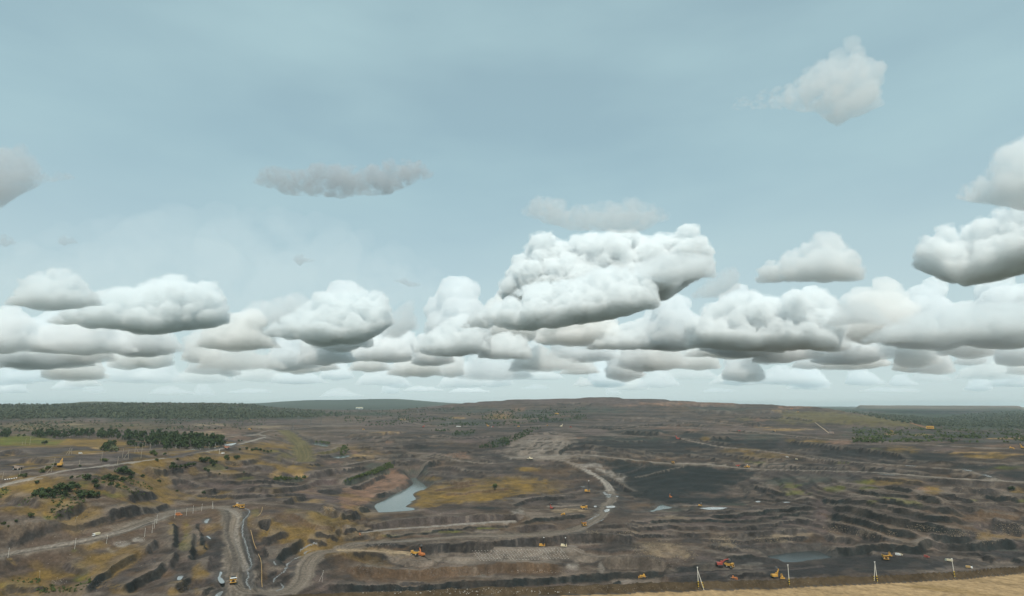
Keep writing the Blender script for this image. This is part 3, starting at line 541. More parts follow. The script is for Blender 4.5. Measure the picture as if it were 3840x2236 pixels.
# roads: level the ground along each and remember distance across
ROADM = []
allp = [resample([T(t, *p) for p in pts], 5) for t, w_, c, pts in RD]
hits = hit_base(np.concatenate(allp)); k = 0
for (t, wd, cov, pts), pp in zip(RD, allp):
    P = hits[k:k + len(pp)]; k += len(pp)
    P = P[np.hypot(P[:, 0], P[:, 1]) < 8000]
    w = window(P, wd * 3.5)
    X = GX[w]; Y = GY[w]
    if X.size == 0: continue
    d, al, L = poly_dist(P, X, Y)
    ls = np.concatenate([[0], np.cumsum(np.hypot(*(P[1:, :2] - P[:-1, :2]).T))])
    zr = np.interp(al, ls, P[:, 2])
    ad = np.abs(d)
    mk = 1 - smooth(wd * 0.9, wd * 2.4, ad)
    lift = np.exp(-((ad - wd * 1.15) / (0.22 * wd + 0.8)) ** 2) * 0.9      # windrows along the edges
    ZT[w] = ZT[w] * (1 - mk) + (zr + lift) * mk
    ROADM.append((w, d, al, wd, cov))

# the rim in front of the pit: road, windrow bank, then the drop
rim_px = [(-1000,2420),(0,2400),(500,2310),(940,2238),(1280,2217),(1500,2210),(1700,2202),(1920,2198),(2200,2191),(2430,2182),(2560,2178),(2740,2173),(2920,2168),(3070,2162),(3200,2157),(3360,2148),(3520,2143),(3640,2136),(3770,2124),(3840,2116),(4200,2070)]
rp = np.array([at_z(a, b, 3.5) for a, b in rim_px])
ra, rd = np.arctan2(rp[:, 0], rp[:, 1]), np.hypot(rp[:, 0], rp[:, 1])
RIM = np.interp(AZ, ra, rd) + fbm2(AZ * 60, AZ * 0, 2, 31) * 1.2
dr = RR - RIM
bank = 3.0 * smooth(-4.6, -0.4, dr) * (1 + 0.22 * fbm2(GX / 9, GY / 9, 3, 33))
plate = 0.25 * fbm2(GX / 30, GY / 30, 3, 35) + 0.10 * fbm2(AZ * 30, RR / 1.6, 2, 36)
rimz = np.where(dr < 0, plate + bank, 3.0 - 0.85 * dr)
behind = smooth(R(60), R(85), np.abs(AZ))
ZT = np.where(dr < 0, rimz, np.maximum(ZT, rimz))
ZT = ZT * (1 - behind) + plate * behind

# fine roughness, kept off the roads
fine = fbm2(GX / 17, GY / 17, 2, 41) * 0.8 + fbm2(GX / 7.5, GY / 7.5, 1, 42) * 0.4
offroad = np.ones_like(ZT)
for w, d, al, wd, cov in ROADM:
    offroad[w] = np.minimum(offroad[w], smooth(wd * 0.8, wd * 1.5, np.abs(d)))
offroad *= smooth(-14, -7, dr) * smooth(9000, 3000, RR)
facem = np.zeros_like(ZT)
for w, m, cov, lit_lip, stk in FACE: facem[w] = np.maximum(facem[w], m)
crag = (0.5 - np.abs(fbm2(GX / 11, GY / 11, 2, 44))) * 1.8
ZT += offroad * (fine + facem * crag) * np.where(dr < 0, 0.25, 1.0)

# water: carve basins
def inside(poly, X, Y):
    c = np.zeros(X.shape, bool); n = len(poly)
    for i in range(n):
        x0, y0 = poly[i][:2]; x1, y1 = poly[(i + 1) % n][:2]
        cond = ((y0 > Y) != (y1 > Y)) & (X < (x1 - x0) * (Y - y0) / (y1 - y0 + 1e-12) + x0)
        c ^= cond
    return c
WATER = []
for kind, t, pts, lab, cat in PONDS:
    pp = resample([T(t, *p) for p in pts] + [T(t, *pts[0])], 3)[:-1]
    c = hit_base([tuple(pp.mean(0))])[0]
    lev = c[2] - (1.5 if kind == 'lake' else 0.2)
    P = np.array([at_z(a, b, lev) for a, b in pp])
    pad = 45 if kind == 'lake' else 16
    w = window(P, pad)
    X = GX[w]; Y = GY[w]
    d, al, L = poly_dist(np.vstack([P, P[:1]]), X, Y)
    d = np.abs(d); ins = inside(P, X, Y)
    if kind == 'lake':
        zin = lev - np.minimum(0.3 + d * 0.25, 3)
        out = ZT[w]
        hi = lev + 0.25 + d * 0.9                     # banks rise from the shore
        near = smooth(pad, 4, d)
        zo = out * (1 - near) + np.clip(out, lev + 0.2 + d * 0.06, hi) * near
        ZT[w] = np.where(ins, zin, zo)
    else:
        near = smooth(pad, 2, d)
        zo = ZT[w] * (1 - near) + np.clip(ZT[w], lev + 0.06 + d * 0.02, lev + 0.15 + d * 0.15) * near
        ZT[w] = np.where(ins, lev - 0.35, zo)
    WATER.append((kind, P, lev, lab, cat))

UPX, VPX = project(GX, GY, ZT)

# ------------------------------------------------------------------ terrain: paint
COLR = np.empty(ZT.shape + (3,), np.float32)
n1 = fbm2(GX / 160, GY / 160, 4, 51)[..., None]; n2 = fbm2(GX / 37, GY / 37, 4, 52)[..., None]; n3 = fbm2(GX / 9, GY / 9, 2, 53)[..., None]
COLR[:] = CL['base']
def blend(sl, m, cov):
    COLR[sl] = COLR[sl] * (1 - m[..., None]) + CL[cov] * m[..., None]
ALL = (slice(None), slice(None))
blend(ALL, smooth(0.05, 0.45, n1[..., 0]) * 0.8, 'brown')
blend(ALL, smooth(0.0, 0.5, -n1[..., 0]) * 0.6, 'shale')
blend(ALL, smooth(0.1, 0.5, n2[..., 0]) * 0.35, 'mauve')
blend(ALL, smooth(0.15, 0.5, -n2[..., 0]) * 0.4, 'slate')
blend(ALL, smooth(5000, 6500, RR), 'forest')
blend(ALL, smooth(8800, 9400, RR) * smooth(3150, 3230, PXA) * smooth(4100, 3800, PXA) * (0.75 + 0.5 * fbm2(GX / 500, ZT / 16, 3, 57)), 'dust')
blend(ALL, smooth(8000, 8200, RR) * smooth(9500, 9000, RR) * smooth(800, 700, PXA) * 0.5, 'olive')
blend(ALL, smooth(R(50), R(60), np.abs(AZ)), 'olive')
blend(ALL, face_t * 0.7, 'slate')
blend(ALL, face_2 * 0.8, 'slate')
# long thin bands: bedding and old benches that follow the working faces
bw = fbm2(GX / 240, GY / 240, 3, 55) * 60
band = 0.55 * fbm2(GX / 170, (GY + bw) / 14, 3, 56) + 0.75 * fbm2(GX / 260, (ZT + bw * 0.06) / 2.6, 2, 54)
bk = smooth(420, 600, RR) * smooth(4200, 2500, RR)
blend(ALL, smooth(0.12, 0.5, band) * 0.62 * bk, 'dust')
blend(ALL, smooth(0.12, 0.5, -band) * 0.70 * bk, 'slate')
# patches of cover, ragged at the edge
ex = fbm2(GX / 26, GY / 26, 4, 61) * 0.55 + fbm2(GX / 7, GY / 7, 2, 62) * 0.25
ey = fbm2(GX / 26, GY / 26, 4, 63) * 0.55
mot = fbm2(GX / 30, GY / 18, 3, 66); mot_f = fbm2(GX / 9, GY / 9, 2, 67)
coalm = np.zeros_like(ZT)
J0, J1 = np.searchsorted(az, [-AZF * 0.999, AZF * 0.999])
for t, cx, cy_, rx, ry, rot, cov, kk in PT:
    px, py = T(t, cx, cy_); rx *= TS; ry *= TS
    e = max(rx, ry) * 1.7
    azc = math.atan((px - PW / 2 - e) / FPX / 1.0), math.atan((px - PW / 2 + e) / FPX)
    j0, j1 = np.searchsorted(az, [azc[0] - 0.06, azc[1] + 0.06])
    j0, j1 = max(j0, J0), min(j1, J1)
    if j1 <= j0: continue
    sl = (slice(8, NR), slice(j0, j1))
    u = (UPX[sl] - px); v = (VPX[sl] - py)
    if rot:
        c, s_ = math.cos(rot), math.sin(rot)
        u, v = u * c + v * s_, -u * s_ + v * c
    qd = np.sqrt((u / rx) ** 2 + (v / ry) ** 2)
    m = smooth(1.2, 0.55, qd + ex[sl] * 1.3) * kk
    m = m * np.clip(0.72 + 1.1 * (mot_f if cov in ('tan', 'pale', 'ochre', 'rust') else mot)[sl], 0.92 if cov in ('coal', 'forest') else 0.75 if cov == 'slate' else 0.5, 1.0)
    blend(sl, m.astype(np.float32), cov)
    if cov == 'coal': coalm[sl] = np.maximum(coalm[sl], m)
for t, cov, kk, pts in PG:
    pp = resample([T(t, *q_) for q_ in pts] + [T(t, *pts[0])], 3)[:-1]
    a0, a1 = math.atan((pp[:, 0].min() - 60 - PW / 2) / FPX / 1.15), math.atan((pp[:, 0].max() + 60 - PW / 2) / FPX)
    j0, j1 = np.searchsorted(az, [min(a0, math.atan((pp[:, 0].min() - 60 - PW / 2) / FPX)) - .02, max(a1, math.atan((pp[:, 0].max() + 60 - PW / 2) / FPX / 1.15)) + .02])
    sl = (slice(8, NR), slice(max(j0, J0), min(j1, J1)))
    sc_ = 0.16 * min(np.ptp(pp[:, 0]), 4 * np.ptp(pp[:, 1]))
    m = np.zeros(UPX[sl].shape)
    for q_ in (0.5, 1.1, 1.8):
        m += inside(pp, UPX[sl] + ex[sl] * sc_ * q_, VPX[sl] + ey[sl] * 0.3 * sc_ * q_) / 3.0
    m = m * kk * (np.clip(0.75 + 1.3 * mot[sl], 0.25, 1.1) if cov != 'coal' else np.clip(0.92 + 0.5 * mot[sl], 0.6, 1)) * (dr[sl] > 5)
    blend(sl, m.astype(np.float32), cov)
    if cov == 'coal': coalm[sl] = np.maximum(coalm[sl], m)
# olive scrub tint where nothing works the ground
scr = smooth(0.12, 0.5, fbm2(GX / 60, GY / 60, 4, 65)) * smooth(R(-8), R(-20), AZ) * smooth(2500, 1500, RR) * 0.75
blend(ALL, scr * (dr > 30), 'dry')
# roads with wheel tracks
ROADV = np.zeros_like(ZT)
for w, d, al, wd, cov in ROADM:
    ad = np.abs(d)
    m = 1 - smooth(wd * 0.8, wd * 1.3, ad + fbm2(GX[w] / 9, GY[w] / 9, 2, 71) * wd * 0.45 + fbm2(GX[w] / 45, GY[w] / 45, 2, 72) * wd * 0.5)
    blend(w, m * (0.9 if wd > 3.5 else 0.5), cov)
    if wd > 3.5: ROADV[w] = np.maximum(ROADV[w], m)
    st = noise2(d / (0.16 * wd), al / 140, 73) * 0.6 + noise2(d / (0.07 * wd), al / 90, 74) * 0.4
    f = 1 + m * (st * 0.55)
    COLR[w] *= f[..., None]
# faces
for w, m, cov, lit_lip, stk in FACE:
    blend(w, lit_lip * 0.5, 'dust')  # sunlit tread above the step, painted in with the dust colour
    st = 0.92 + 0.25 * fbm2(GX[w] / 8, GY[w] / 8, 2, 81)
    blend(w, np.clip(m * st, 0, 1), cov)
    COLR[w] *= np.clip(1 + m * stk * (0.2 if cov == 'brown' else 0.35 if cov == 'coal' else 0.5), 0.35, 2.2)[..., None]
    blend(w, smooth(0.45, 0.8, stk) * m * (0.45 if cov in ('rock', 'shale') else 0.12), 'dust')
    sp = smooth(0.28, 0.6, fbm2(GX[w] / 3.2, GY[w] / 3.2, 2, 83)) * m * (0.28 if cov != 'coal' else 0.08)
    blend(w, sp, 'dust')
# wet mud round the water
for kind, P, lev, lab, cat in WATER:
    w = window(P, 22)
    d_ = np.abs(poly_dist(np.vstack([P, P[:1]]), GX[w], GY[w])[0])
    wet = 14 if kind == 'lake' else 6
    blend(w, smooth(wet, 1.0, d_ + fbm2(GX[w] / 7, GY[w] / 7, 2, 87) * wet * 0.5) * 0.75, 'mud')
# rim strip
blend(ALL, smooth(-5.4, -4.8, dr) * smooth(38, 30, dr) * (1 - behind), 'bank')
blend(ALL, smooth(-6.2, -5.6, dr) * smooth(-4.4, -5.0, dr) * 0.8, 'mud')
blend(ALL, smooth(-5.6, -6.2, dr) * (1 - behind), 'sand')
rs = fbm2(AZ * 9, RR / 3.5, 4, 91) + 0.5 * fbm2(AZ * 40, RR / 1.2, 3, 92)
COLR *= np.where(dr < -6.4, 1 + 0.28 * rs, 1.0)[..., None]
blend(ALL, smooth(0.25, 0.6, fbm2(AZ * 5, RR / 14, 3, 93)) * smooth(-9, -16, dr) * 0.5 * (1 - behind), 'dry')
calm = (0.2 + 0.8 * offroad) * (1 - 0.75 * np.clip(coalm, 0, 1))
COLR *= np.clip(1 + (0.36 * n2 + 0.34 * n3) * calm[..., None], 0.4, 1.8)
COLR = np.clip(COLR, 0.008, 0.8)

# ------------------------------------------------------------------ terrain: mesh and material
V = np.stack([GX, GY, ZT], -1).reshape(-1, 3)
ii = np.arange(NR - 1)[:, None] * NA + np.arange(NA - 1)[None]
Fq = np.stack([ii, ii + 1, ii + NA + 1, ii + NA], -1).reshape(-1, 4)
def ground_mat():
    m = bpy.data.materials.new('ground_cover'); m.use_nodes = True
    nt = m.node_tree; N = nt.nodes; Lk = nt.links
    b = N['Principled BSDF']; b.inputs['Roughness'].default_value = 0.95
    b.inputs['Specular IOR Level'].default_value = 0.15
    a = N.new('ShaderNodeAttribute'); a.attribute_name = 'cover'
    g = N.new('ShaderNodeNewGeometry')
    n_ = N.new('ShaderNodeTexNoise'); n_.inputs['Scale'].default_value = 0.35; n_.inputs['Detail'].default_value = 6; n_.inputs['Roughness'].default_value = 0.62
    Lk.new(g.outputs['Position'], n_.inputs['Vector'])
    r = N.new('ShaderNodeMapRange'); r.inputs['From Min'].default_value = 0.3; r.inputs['From Max'].default_value = 0.7; r.inputs['To Min'].default_value = 0.66; r.inputs['To Max'].default_value = 1.34
    Lk.new(n_.outputs['Fac'], r.inputs['Value'])
    mx = N.new('ShaderNodeVectorMath'); mx.operation = 'SCALE'
    Lk.new(a.outputs['Color'], mx.inputs[0]); Lk.new(r.outputs['Result'], mx.inputs['Scale'])
    Lk.new(mx.outputs['Vector'], b.inputs['Base Color'])
    bp = N.new('ShaderNodeBump'); bp.inputs['Strength'].default_value = 0.9; bp.inputs['Distance'].default_value = 0.9
    Lk.new(n_.outputs['Fac'], bp.inputs['Height']); Lk.new(bp.outputs['Normal'], b.inputs['Normal'])
    return m
GM = ground_mat()
CF = np.concatenate([COLR, np.ones(COLR.shape[:2] + (1,), np.float32)], -1).astype(np.float32).reshape(-1, 4)
fr_ = ((ROADV > 0.5) & (dr > 0)).ravel()[Fq].sum(1) >= 3
fs_ = ((dr < -6.0) & (behind < 0.5) & (RR > 200)).ravel()[Fq].sum(1) >= 3
gn = np.zeros((NR, NA, 3), np.float32)
tu = np.stack([np.gradient(GX, axis=1), np.gradient(GY, axis=1), np.gradient(ZT, axis=1)], -1); tv = np.stack([np.gradient(GX, axis=0), np.gradient(GY, axis=0), np.gradient(ZT, axis=0)], -1)
gn = np.cross(tu, tv); gn /= np.linalg.norm(gn, axis=-1, keepdims=True) + 1e-12; gn = (gn * np.sign(gn[..., 2:] + 1e-9)).reshape(-1, 3)
for nm, sel in (('ground', ~(fr_ | fs_)), ('haul_road', fr_ & ~fs_), ('rim_road', fs_)):
    F_ = Fq[sel]; u_, inv = np.unique(F_, return_inverse=True)
    me = fast_mesh(nm, V[u_], inv.reshape(-1, 4))
    at_ = me.color_attributes.new('cover', 'FLOAT_COLOR', 'POINT')
    at_.data.foreach_set('color', CF[u_].ravel())
    me.normals_split_custom_set_from_vertices(gn[u_])
    me.materials.append(GM)
    o = bpy.data.objects.new(nm, me); COL.objects.link(o)
    tag(o, kind='structure')

def ground_z(x, y):
    a = math.atan2(x, y); l = math.hypot(x, y)
    j = min(max(np.searchsorted(az, a) - 1, 0), NA - 2); i = min(max(np.searchsorted(rr, l) - 1, 0), NR - 2)
    u = (a - az[j]) / (az[j + 1] - az[j]); v = (l - rr[i]) / (rr[i + 1] - rr[i])
    return float((ZT[i, j] * (1 - u) + ZT[i, j + 1] * u) * (1 - v) + (ZT[i + 1, j] * (1 - u) + ZT[i + 1, j + 1] * u) * v)
def hit(px, py, rmin=270.0):
    """pixel -> where that line of sight meets the finished ground"""
    d = ray(px, py); h = math.hypot(d[0], d[1]); a = math.atan2(d[0], d[1])
    j = min(max(np.searchsorted(az, a) - 1, 0), NA - 2); u = (a - az[j]) / (az[j + 1] - az[j])
    prof = ZT[:, j] * (1 - u) + ZT[:, j + 1] * u
    g = prof - (CAMZ + d[2] * rr / h)
    i0 = np.searchsorted(rr, rmin)
    ks = np.nonzero(g[i0:] > 0)[0]
    k = i0 + (ks[0] if len(ks) else NR - 1 - i0)
    t = -g[k - 1] / (g[k] - g[k - 1] + 1e-9) if k > 0 else 0
    t = min(max(t, 0), 1)
    r = rr[k - 1] + (rr[k] - rr[k - 1]) * t
    return np.array([d[0] / h * r, d[1] / h * r, CAMZ + d[2] / h * r])

def hit_many(pts, rmin=270.0):
    pts = np.asarray(pts, float)
    out = np.zeros((len(pts), 3))
    i0 = np.searchsorted(rr, rmin)
    for c in range(0, len(pts), 1500):
        q = pts[c:c + 1500]
        a_ = (q[:, 0] - PW / 2) / FPX; b_ = (PH / 2 - q[:, 1]) / FPX
        dx, dy, dz = a_, _cp - b_ * _sp, _sp + b_ * _cp
        h = np.hypot(dx, dy); A_ = np.arctan2(dx, dy)
        j = np.clip(np.searchsorted(az, A_) - 1, 0, NA - 2); u = (A_ - az[j]) / (az[j + 1] - az[j])
        prof = ZT[i0 - 1:, j] * (1 - u) + ZT[i0 - 1:, j + 1] * u
        R_ = rr[i0 - 1:, None]
        g = prof - (CAMZ + dz / h * R_)
        pos = g > 0
        k = np.where(pos.any(0), pos.argmax(0), len(R_) - 1); k = np.maximum(k, 1)
        n_ = np.arange(len(q)); g0 = g[k - 1, n_]; g1 = g[k, n_]
        t = np.clip(-g0 / (g1 - g0 + 1e-9), 0, 1)
        r = R_[k - 1, 0] + (R_[k, 0] - R_[k - 1, 0]) * t
        out[c:c + 1500] = np.stack([dx / h * r, dy / h * r, CAMZ + dz / h * r], 1)
    return out

# water surfaces
def water_mat(name, col, rough):
    m = bpy.data.materials.new(name); m.use_nodes = True
    b = m.node_tree.nodes['Principled BSDF']
    b.inputs['Base Color'].default_value = (*col, 1); b.inputs['Roughness'].default_value = rough
    b.inputs['IOR'].default_value = 1.33; b.inputs['Specular IOR Level'].default_value = 0.6
    N = m.node_tree.nodes; Lk = m.node_tree.links
    g = N.new('ShaderNodeNewGeometry'); n_ = N.new('ShaderNodeTexNoise'); n_.inputs['Scale'].default_value = 0.5; n_.inputs['Detail'].default_value = 3
    Lk.new(g.outputs['Position'], n_.inputs['Vector'])
    bp = N.new('ShaderNodeBump'); bp.inputs['Strength'].default_value = 0.04; bp.inputs['Distance'].default_value = 0.2
    Lk.new(n_.outputs['Fac'], bp.inputs['Height']); Lk.new(bp.outputs['Normal'], b.inputs['Normal'])
    return m
WM = {'dark': water_mat('dark_pond_water', (.035, .042, .042), 0.25), 'lake': water_mat('pond_water', (.085, .112, .108), 0.14), 'puddle': water_mat('puddle_water', (.22, .23, .23), 0.08)}
for kind, P, lev, lab, cat in WATER:
    c = P.mean(0)
    o = mesh_obj('pond' if kind == 'lake' else 'puddle', [(p[0] - c[0], p[1] - c[1], 0) for p in P], [list(range(len(P)))], WM['dark' if lab.startswith('dark') else kind])
    o.location = (c[0], c[1], lev + (0 if kind == 'lake' else 0.02))
    bm = bmesh.new(); bm.from_mesh(o.data); bmesh.ops.triangulate(bm, faces=bm.faces)
    bmesh.ops.recalc_face_normals(bm, faces=bm.faces)
    if bm.faces and sum(f.normal.z for f in bm.faces) < 0: bmesh.ops.reverse_faces(bm, faces=bm.faces)
    bm.to_mesh(o.data); bm.free()
    tag(o, lab, cat, kind='structure')

# thin streams and wet strips along the roads
def ribbon(name, label, cat, tile, pts, wid, jit, mat):
    pp = resample([T(tile, *q_) for q_ in pts], 14)
    P = hit_many(pp); rg = np.random.RandomState(len(pts))
    L_ = []; Rr = []
    for i in range(len(P)):
        t_ = P[min(i + 1, len(P) - 1)] - P[max(i - 1, 0)]; n_ = np.array([-t_[1], t_[0]]); n_ /= np.hypot(*n_) + 1e-9
        c_ = P[i, :2] + n_ * rg.uniform(-jit, jit); w_ = wid * rg.uniform(.35, 1.3)
        for lst, sg in ((L_, 1), (Rr, -1)):
            q_ = c_ + n_ * sg * w_ / 2
            lst.append((q_[0], q_[1], ground_z(q_[0], q_[1]) + 0.12))
    V_ = L_ + Rr; n = len(L_)
    o = mesh_obj(name, np.array(V_) - P[0], [(i, n + i, n + i + 1, i + 1) for i in range(n - 1)], mat)
    o.location = P[0]
    return tag(o, label, cat, kind='structure')
WS = water_mat('muddy_stream_water', (.20, .20, .195), 0.2)
ribbon('stream', 'thin pale stream winding down beside the main haul road', 'stream', 'B1', [(1060, 190), (1145, 235), (1105, 310), (1050, 380), (1040, 500), (1045, 600), (1075, 670), (1100, 760), (1125, 840), (1150, 940), (1172, 1030), (1108, 1095), (1130, 1170), (1100, 1250), (1125, 1320), (1160, 1375)], 1.4, .9, WS)
ribbon('stream', 'branching pale stream in the hollow left of the loop road', 'stream', 'B1', [(2050, 800), (1940, 830), (1930, 880), (1800, 930), (1690, 1010), (1680, 1060), (1600, 1140), (1520, 1200), (1490, 1270)], 1.6, 1.2, WS)
ribbon('stream', 'pale stream across the dark flat above the loop road', 'stream', 'B1', [(2130, 695), (2040, 720), (1940, 760), (1870, 820)], 1.4, .8, WS)
ribbon('stream', 'faint stream curling at the inside of the loop road', 'stream', 'B1', [(1590, 1290), (1630, 1330), (1610, 1360), (1530, 1395)], 1.6, .6, WS)
ribbon('wet_strip', 'long bright wet strip along the dark bench road', 'wet strip', 'B2', [(230, 708), (500, 695), (800, 680), (1080, 668)], 1.6, .4, WS)
ribbon('wet_strip', 'bright wet strip on the left edge of the dark truck road', 'wet strip', 'B3', [(1030, 388), (1110, 365), (1200, 320), (1265, 292), (1180, 275)], 1.6, .6, WS)
ribbon('wet_strip', 'wet strip on the right edge of the dark truck road', 'wet strip', 'B3', [(985, 522), (1100, 470), (1210, 410), (1330, 352)], 1.6, .5, WS)
# ------------------------------------------------------------------ haze: the air between here and the far hills
def haze():
    m = bpy.data.materials.new('haze_air'); m.use_nodes = True
    nt = m.node_tree; nt.nodes.clear()
    out = nt.nodes.new('ShaderNodeOutputMaterial'); pv = nt.nodes.new('ShaderNodeVolumePrincipled')
    pv.inputs['Color'].default_value = (0.80, 0.94, 0.97, 1)
    pv.inputs['Density'].default_value = 3.2e-5
    nt.links.new(pv.outputs['Volume'], out.inputs['Volume'])
    e, z0, z1 = 28600.0, -160.0, 230.0
    v = [(x, y, z) for z in (z0, z1) for x, y in ((-e, -e), (e, -e), (e, e), (-e, e))]
    o = mesh_obj('haze', v, [(3, 2, 1, 0), (4, 5, 6, 7), (0, 1, 5, 4), (1, 2, 6, 5), (2, 3, 7, 6), (3, 0, 4, 7)], m)
    tag(o, 'thin blue grey haze over the whole mine', 'haze', kind='stuff')
haze()
# ------------------------------------------------------------------ trees
def leaf_mat(name, c1, c2, sc=0.12):
    m = bpy.data.materials.new(name); m.use_nodes = True
    N = m.node_tree.nodes; Lk = m.node_tree.links
    b = N['Principled BSDF']; b.inputs['Roughness'].default_value = 0.8; b.inputs['Specular IOR Level'].default_value = 0.2
    g = N.new('ShaderNodeNewGeometry'); n_ = N.new('ShaderNodeTexNoise'); n_.inputs['Scale'].default_value = sc; n_.inputs['Detail'].default_value = 5
    Lk.new(g.outputs['Position'], n_.inputs['Vector'])
    ad = N.new('ShaderNodeMath'); ad.operation = 'ADD'
    rp_ = N.new('ShaderNodeMapRange'); rp_.inputs['To Min'].default_value = -0.25; rp_.inputs['To Max'].default_value = 0.25
    Lk.new(g.outputs['Random Per Island'], rp_.inputs['Value']); Lk.new(n_.outputs['Fac'], ad.inputs[0]); Lk.new(rp_.outputs['Result'], ad.inputs[1])
    mx = N.new('ShaderNodeMix'); mx.data_type = 'RGBA'
    mx.inputs[6].default_value = (*c1, 1); mx.inputs[7].default_value = (*c2, 1)
    Lk.new(ad.outputs[0], mx.inputs[0]); Lk.new(mx.outputs[2], b.inputs['Base Color'])
    return m
def plain(name, col, rough=0.7, metal=0.0, vary=0.18, scale=1.5):
    m = bpy.data.materials.new(name); m.use_nodes = True
    N = m.node_tree.nodes; Lk = m.node_tree.links
    b = N['Principled BSDF']; b.inputs['Roughness'].default_value = rough; b.inputs['Metallic'].default_value = metal
    tcn = N.new('ShaderNodeTexCoord'); n_ = N.new('ShaderNodeTexNoise'); n_.inputs['Scale'].default_value = scale; n_.inputs['Detail'].default_value = 4
    Lk.new(tcn.outputs['Object'], n_.inputs['Vector'])
    mx = N.new('ShaderNodeMix'); mx.data_type = 'RGBA'
    mx.inputs[6].default_value = (*[c * (1 - vary * 1.6) for c in col], 1); mx.inputs[7].default_value = (*[min(c * (1 + vary), 1) for c in col], 1)
    Lk.new(n_.outputs['Fac'], mx.inputs[0]); Lk.new(mx.outputs[2], b.inputs['Base Color'])
    return m
LEAF = {'dark': leaf_mat('dark_leaves', (.016, .030, .012), (.050, .075, .022)), 'mid': leaf_mat('leaves', (.030, .048, .014), (.085, .105, .030)), 'pale': leaf_mat('pale_leaves', (.06, .075, .035), (.15, .16, .08)), 'far': leaf_mat('far_leaves', (.042, .056, .034), (.088, .098, .056), .010)}
BARK = plain('bark', (.16, .14, .12)); BIRCH = plain('birch_bark', (.5, .48, .44))

def clump_verts(rng, cen, rad, size, n):
    """n leaf-clump quads through an ellipsoid, normals roughly outward"""
    V = []; F = []
    for k in range(n):
        d = rng.randn(3); d /= np.linalg.norm(d)
        r = rng.rand() ** 0.4
        p = np.array(cen) + d * np.array(rad) * r
        nrm = d + rng.randn(3) * 0.5; nrm /= np.linalg.norm(nrm)
        a = np.cross(nrm, [0.3, 0.2, 1]); a /= np.linalg.norm(a) + 1e-9; b = np.cross(nrm, a)
        s = size * (0.6 + 0.8 * rng.rand())
        i = len(V)
        for u, v in ((-1, -.7), (.2, -1), (1, .1), (-.3, 1)):
            V.append(p + a * u * s * (0.7 + 0.5 * rng.rand()) + b * v * s * (0.7 + 0.5 * rng.rand()))
        F.append((i, i + 1, i + 2, i + 3))
    return V, F
def tube(p0, p1, r0, r1, n=5):
    p0 = np.array(p0, float); p1 = np.array(p1, float)
    d = p1 - p0; d /= np.linalg.norm(d) + 1e-9
    a = np.cross(d, [0.13, 0.9, 0.4]); a /= np.linalg.norm(a) + 1e-9; b = np.cross(d, a)
    V = []; F = []
    for p, r in ((p0, r0), (p1, r1)):
        for k in range(n):
            t = 2 * math.pi * k / n
            V.append(p + (a * math.cos(t) + b * math.sin(t)) * r)
    for k in range(n): F.append((k, (k + 1) % n, n + (k + 1) % n, n + k))
    F.append(tuple(range(n))[::-1]); F.append(tuple(range(n, 2 * n)))
    return V, F
def merge(parts):
    V = []; F = []
    for v, f in parts:
        o = len(V); V += list(v); F += [tuple(i + o for i in q) for q in f]
    return V, F
def tree_proto(kind, seed, h):
    """crown and trunk meshes of unit-ish tree of height h"""
    rng = np.random.RandomState(seed)
    P = []; tr = [tube((0, 0, -0.4), (0.02 * h, 0, 0.62 * h), 0.022 * h, 0.010 * h)]
    if kind == 'conifer':
        for k in range(7):
            z = h * (0.12 + 0.86 * k / 7); r = 0.24 * h * (1 - k / 7.4)
            P.append(clump_verts(rng, (0, 0, z), (r, r, 0.07 * h), 0.075 * h, 10))
    elif kind == 'bush':
        for k in range(7):
            a = rng.rand() * 6.28; r = 0.42 * h * rng.rand() ** 0.5
            c = (math.cos(a) * r, math.sin(a) * r, h * (0.30 + 0.34 * rng.rand()))
            q = h * (0.22 + 0.14 * rng.rand())
            P.append(clump_verts(rng, c, (q, q, q * 0.9), 0.10 * h, 20))
            tr.append(tube((0, 0, 0), c, 0.02 * h, 0.008 * h, 4))
    else:
        for k in range(8):
            a = rng.rand() * 6.28; t = rng.rand()
            r = 0.26 * h * rng.rand() * (1.25 - t)
            c = (math.cos(a) * r, math.sin(a) * r, h * (0.34 + 0.54 * t))
            q = h * (0.16 + 0.10 * rng.rand()) * (1.2 - 0.5 * t)
            P.append(clump_verts(rng, c, (q, q, q * 1.15), 0.085 * h, 16))
            tr.append(tube((0.01 * h, 0, h * 0.3), c, 0.010 * h, 0.004 * h, 4))
    return merge(P), merge(tr)
PROTO = {}
def proto_mesh(kind, leaf, seed, h):
    key = (kind, leaf, seed)
    if key not in PROTO:
        (cv, cf), (tv, tf) = tree_proto(kind, seed, h)
        mc = bpy.data.meshes.new('crown'); mc.from_pydata([tuple(v) for v in cv], [], cf); mc.materials.append(LEAF[leaf])
        mt = bpy.data.meshes.new('trunk'); mt.from_pydata([tuple(v) for v in tv], [], tf); mt.materials.append(BIRCH if kind == 'birch' else BARK)
        PROTO[key] = (mc, mt)
    return PROTO[key]
trng = random.Random(11)
def plant(name, kind, leaf, p, h, label, group, cat):
    mc, mt = proto_mesh(kind, leaf, trng.randrange(4), 10.0)
    root = bpy.data.objects.new(name, None); COL.objects.link(root)
    s = h / 10.0
    root.location = p; root.scale = (s * trng.uniform(.85, 1.2), s * trng.uniform(.85, 1.2), s); root.rotation_euler = (0, 0, trng.uniform(0, 6.28))
    tag(root, label, cat, group)
    for nm, m in (('crown', mc), ('trunk', mt)):
        c = bpy.data.objects.new(nm, m); COL.objects.link(c); c.parent = root
    return root
def in_px(poly, x, y):
    c = False
    for i in range(len(poly)):
        x0, y0 = poly[i]; x1, y1 = poly[(i + 1) % len(poly)]
        if (y0 > y) != (y1 > y) and x < (x1 - x0) * (y - y0) / (y1 - y0) + x0: c = not c
    return c
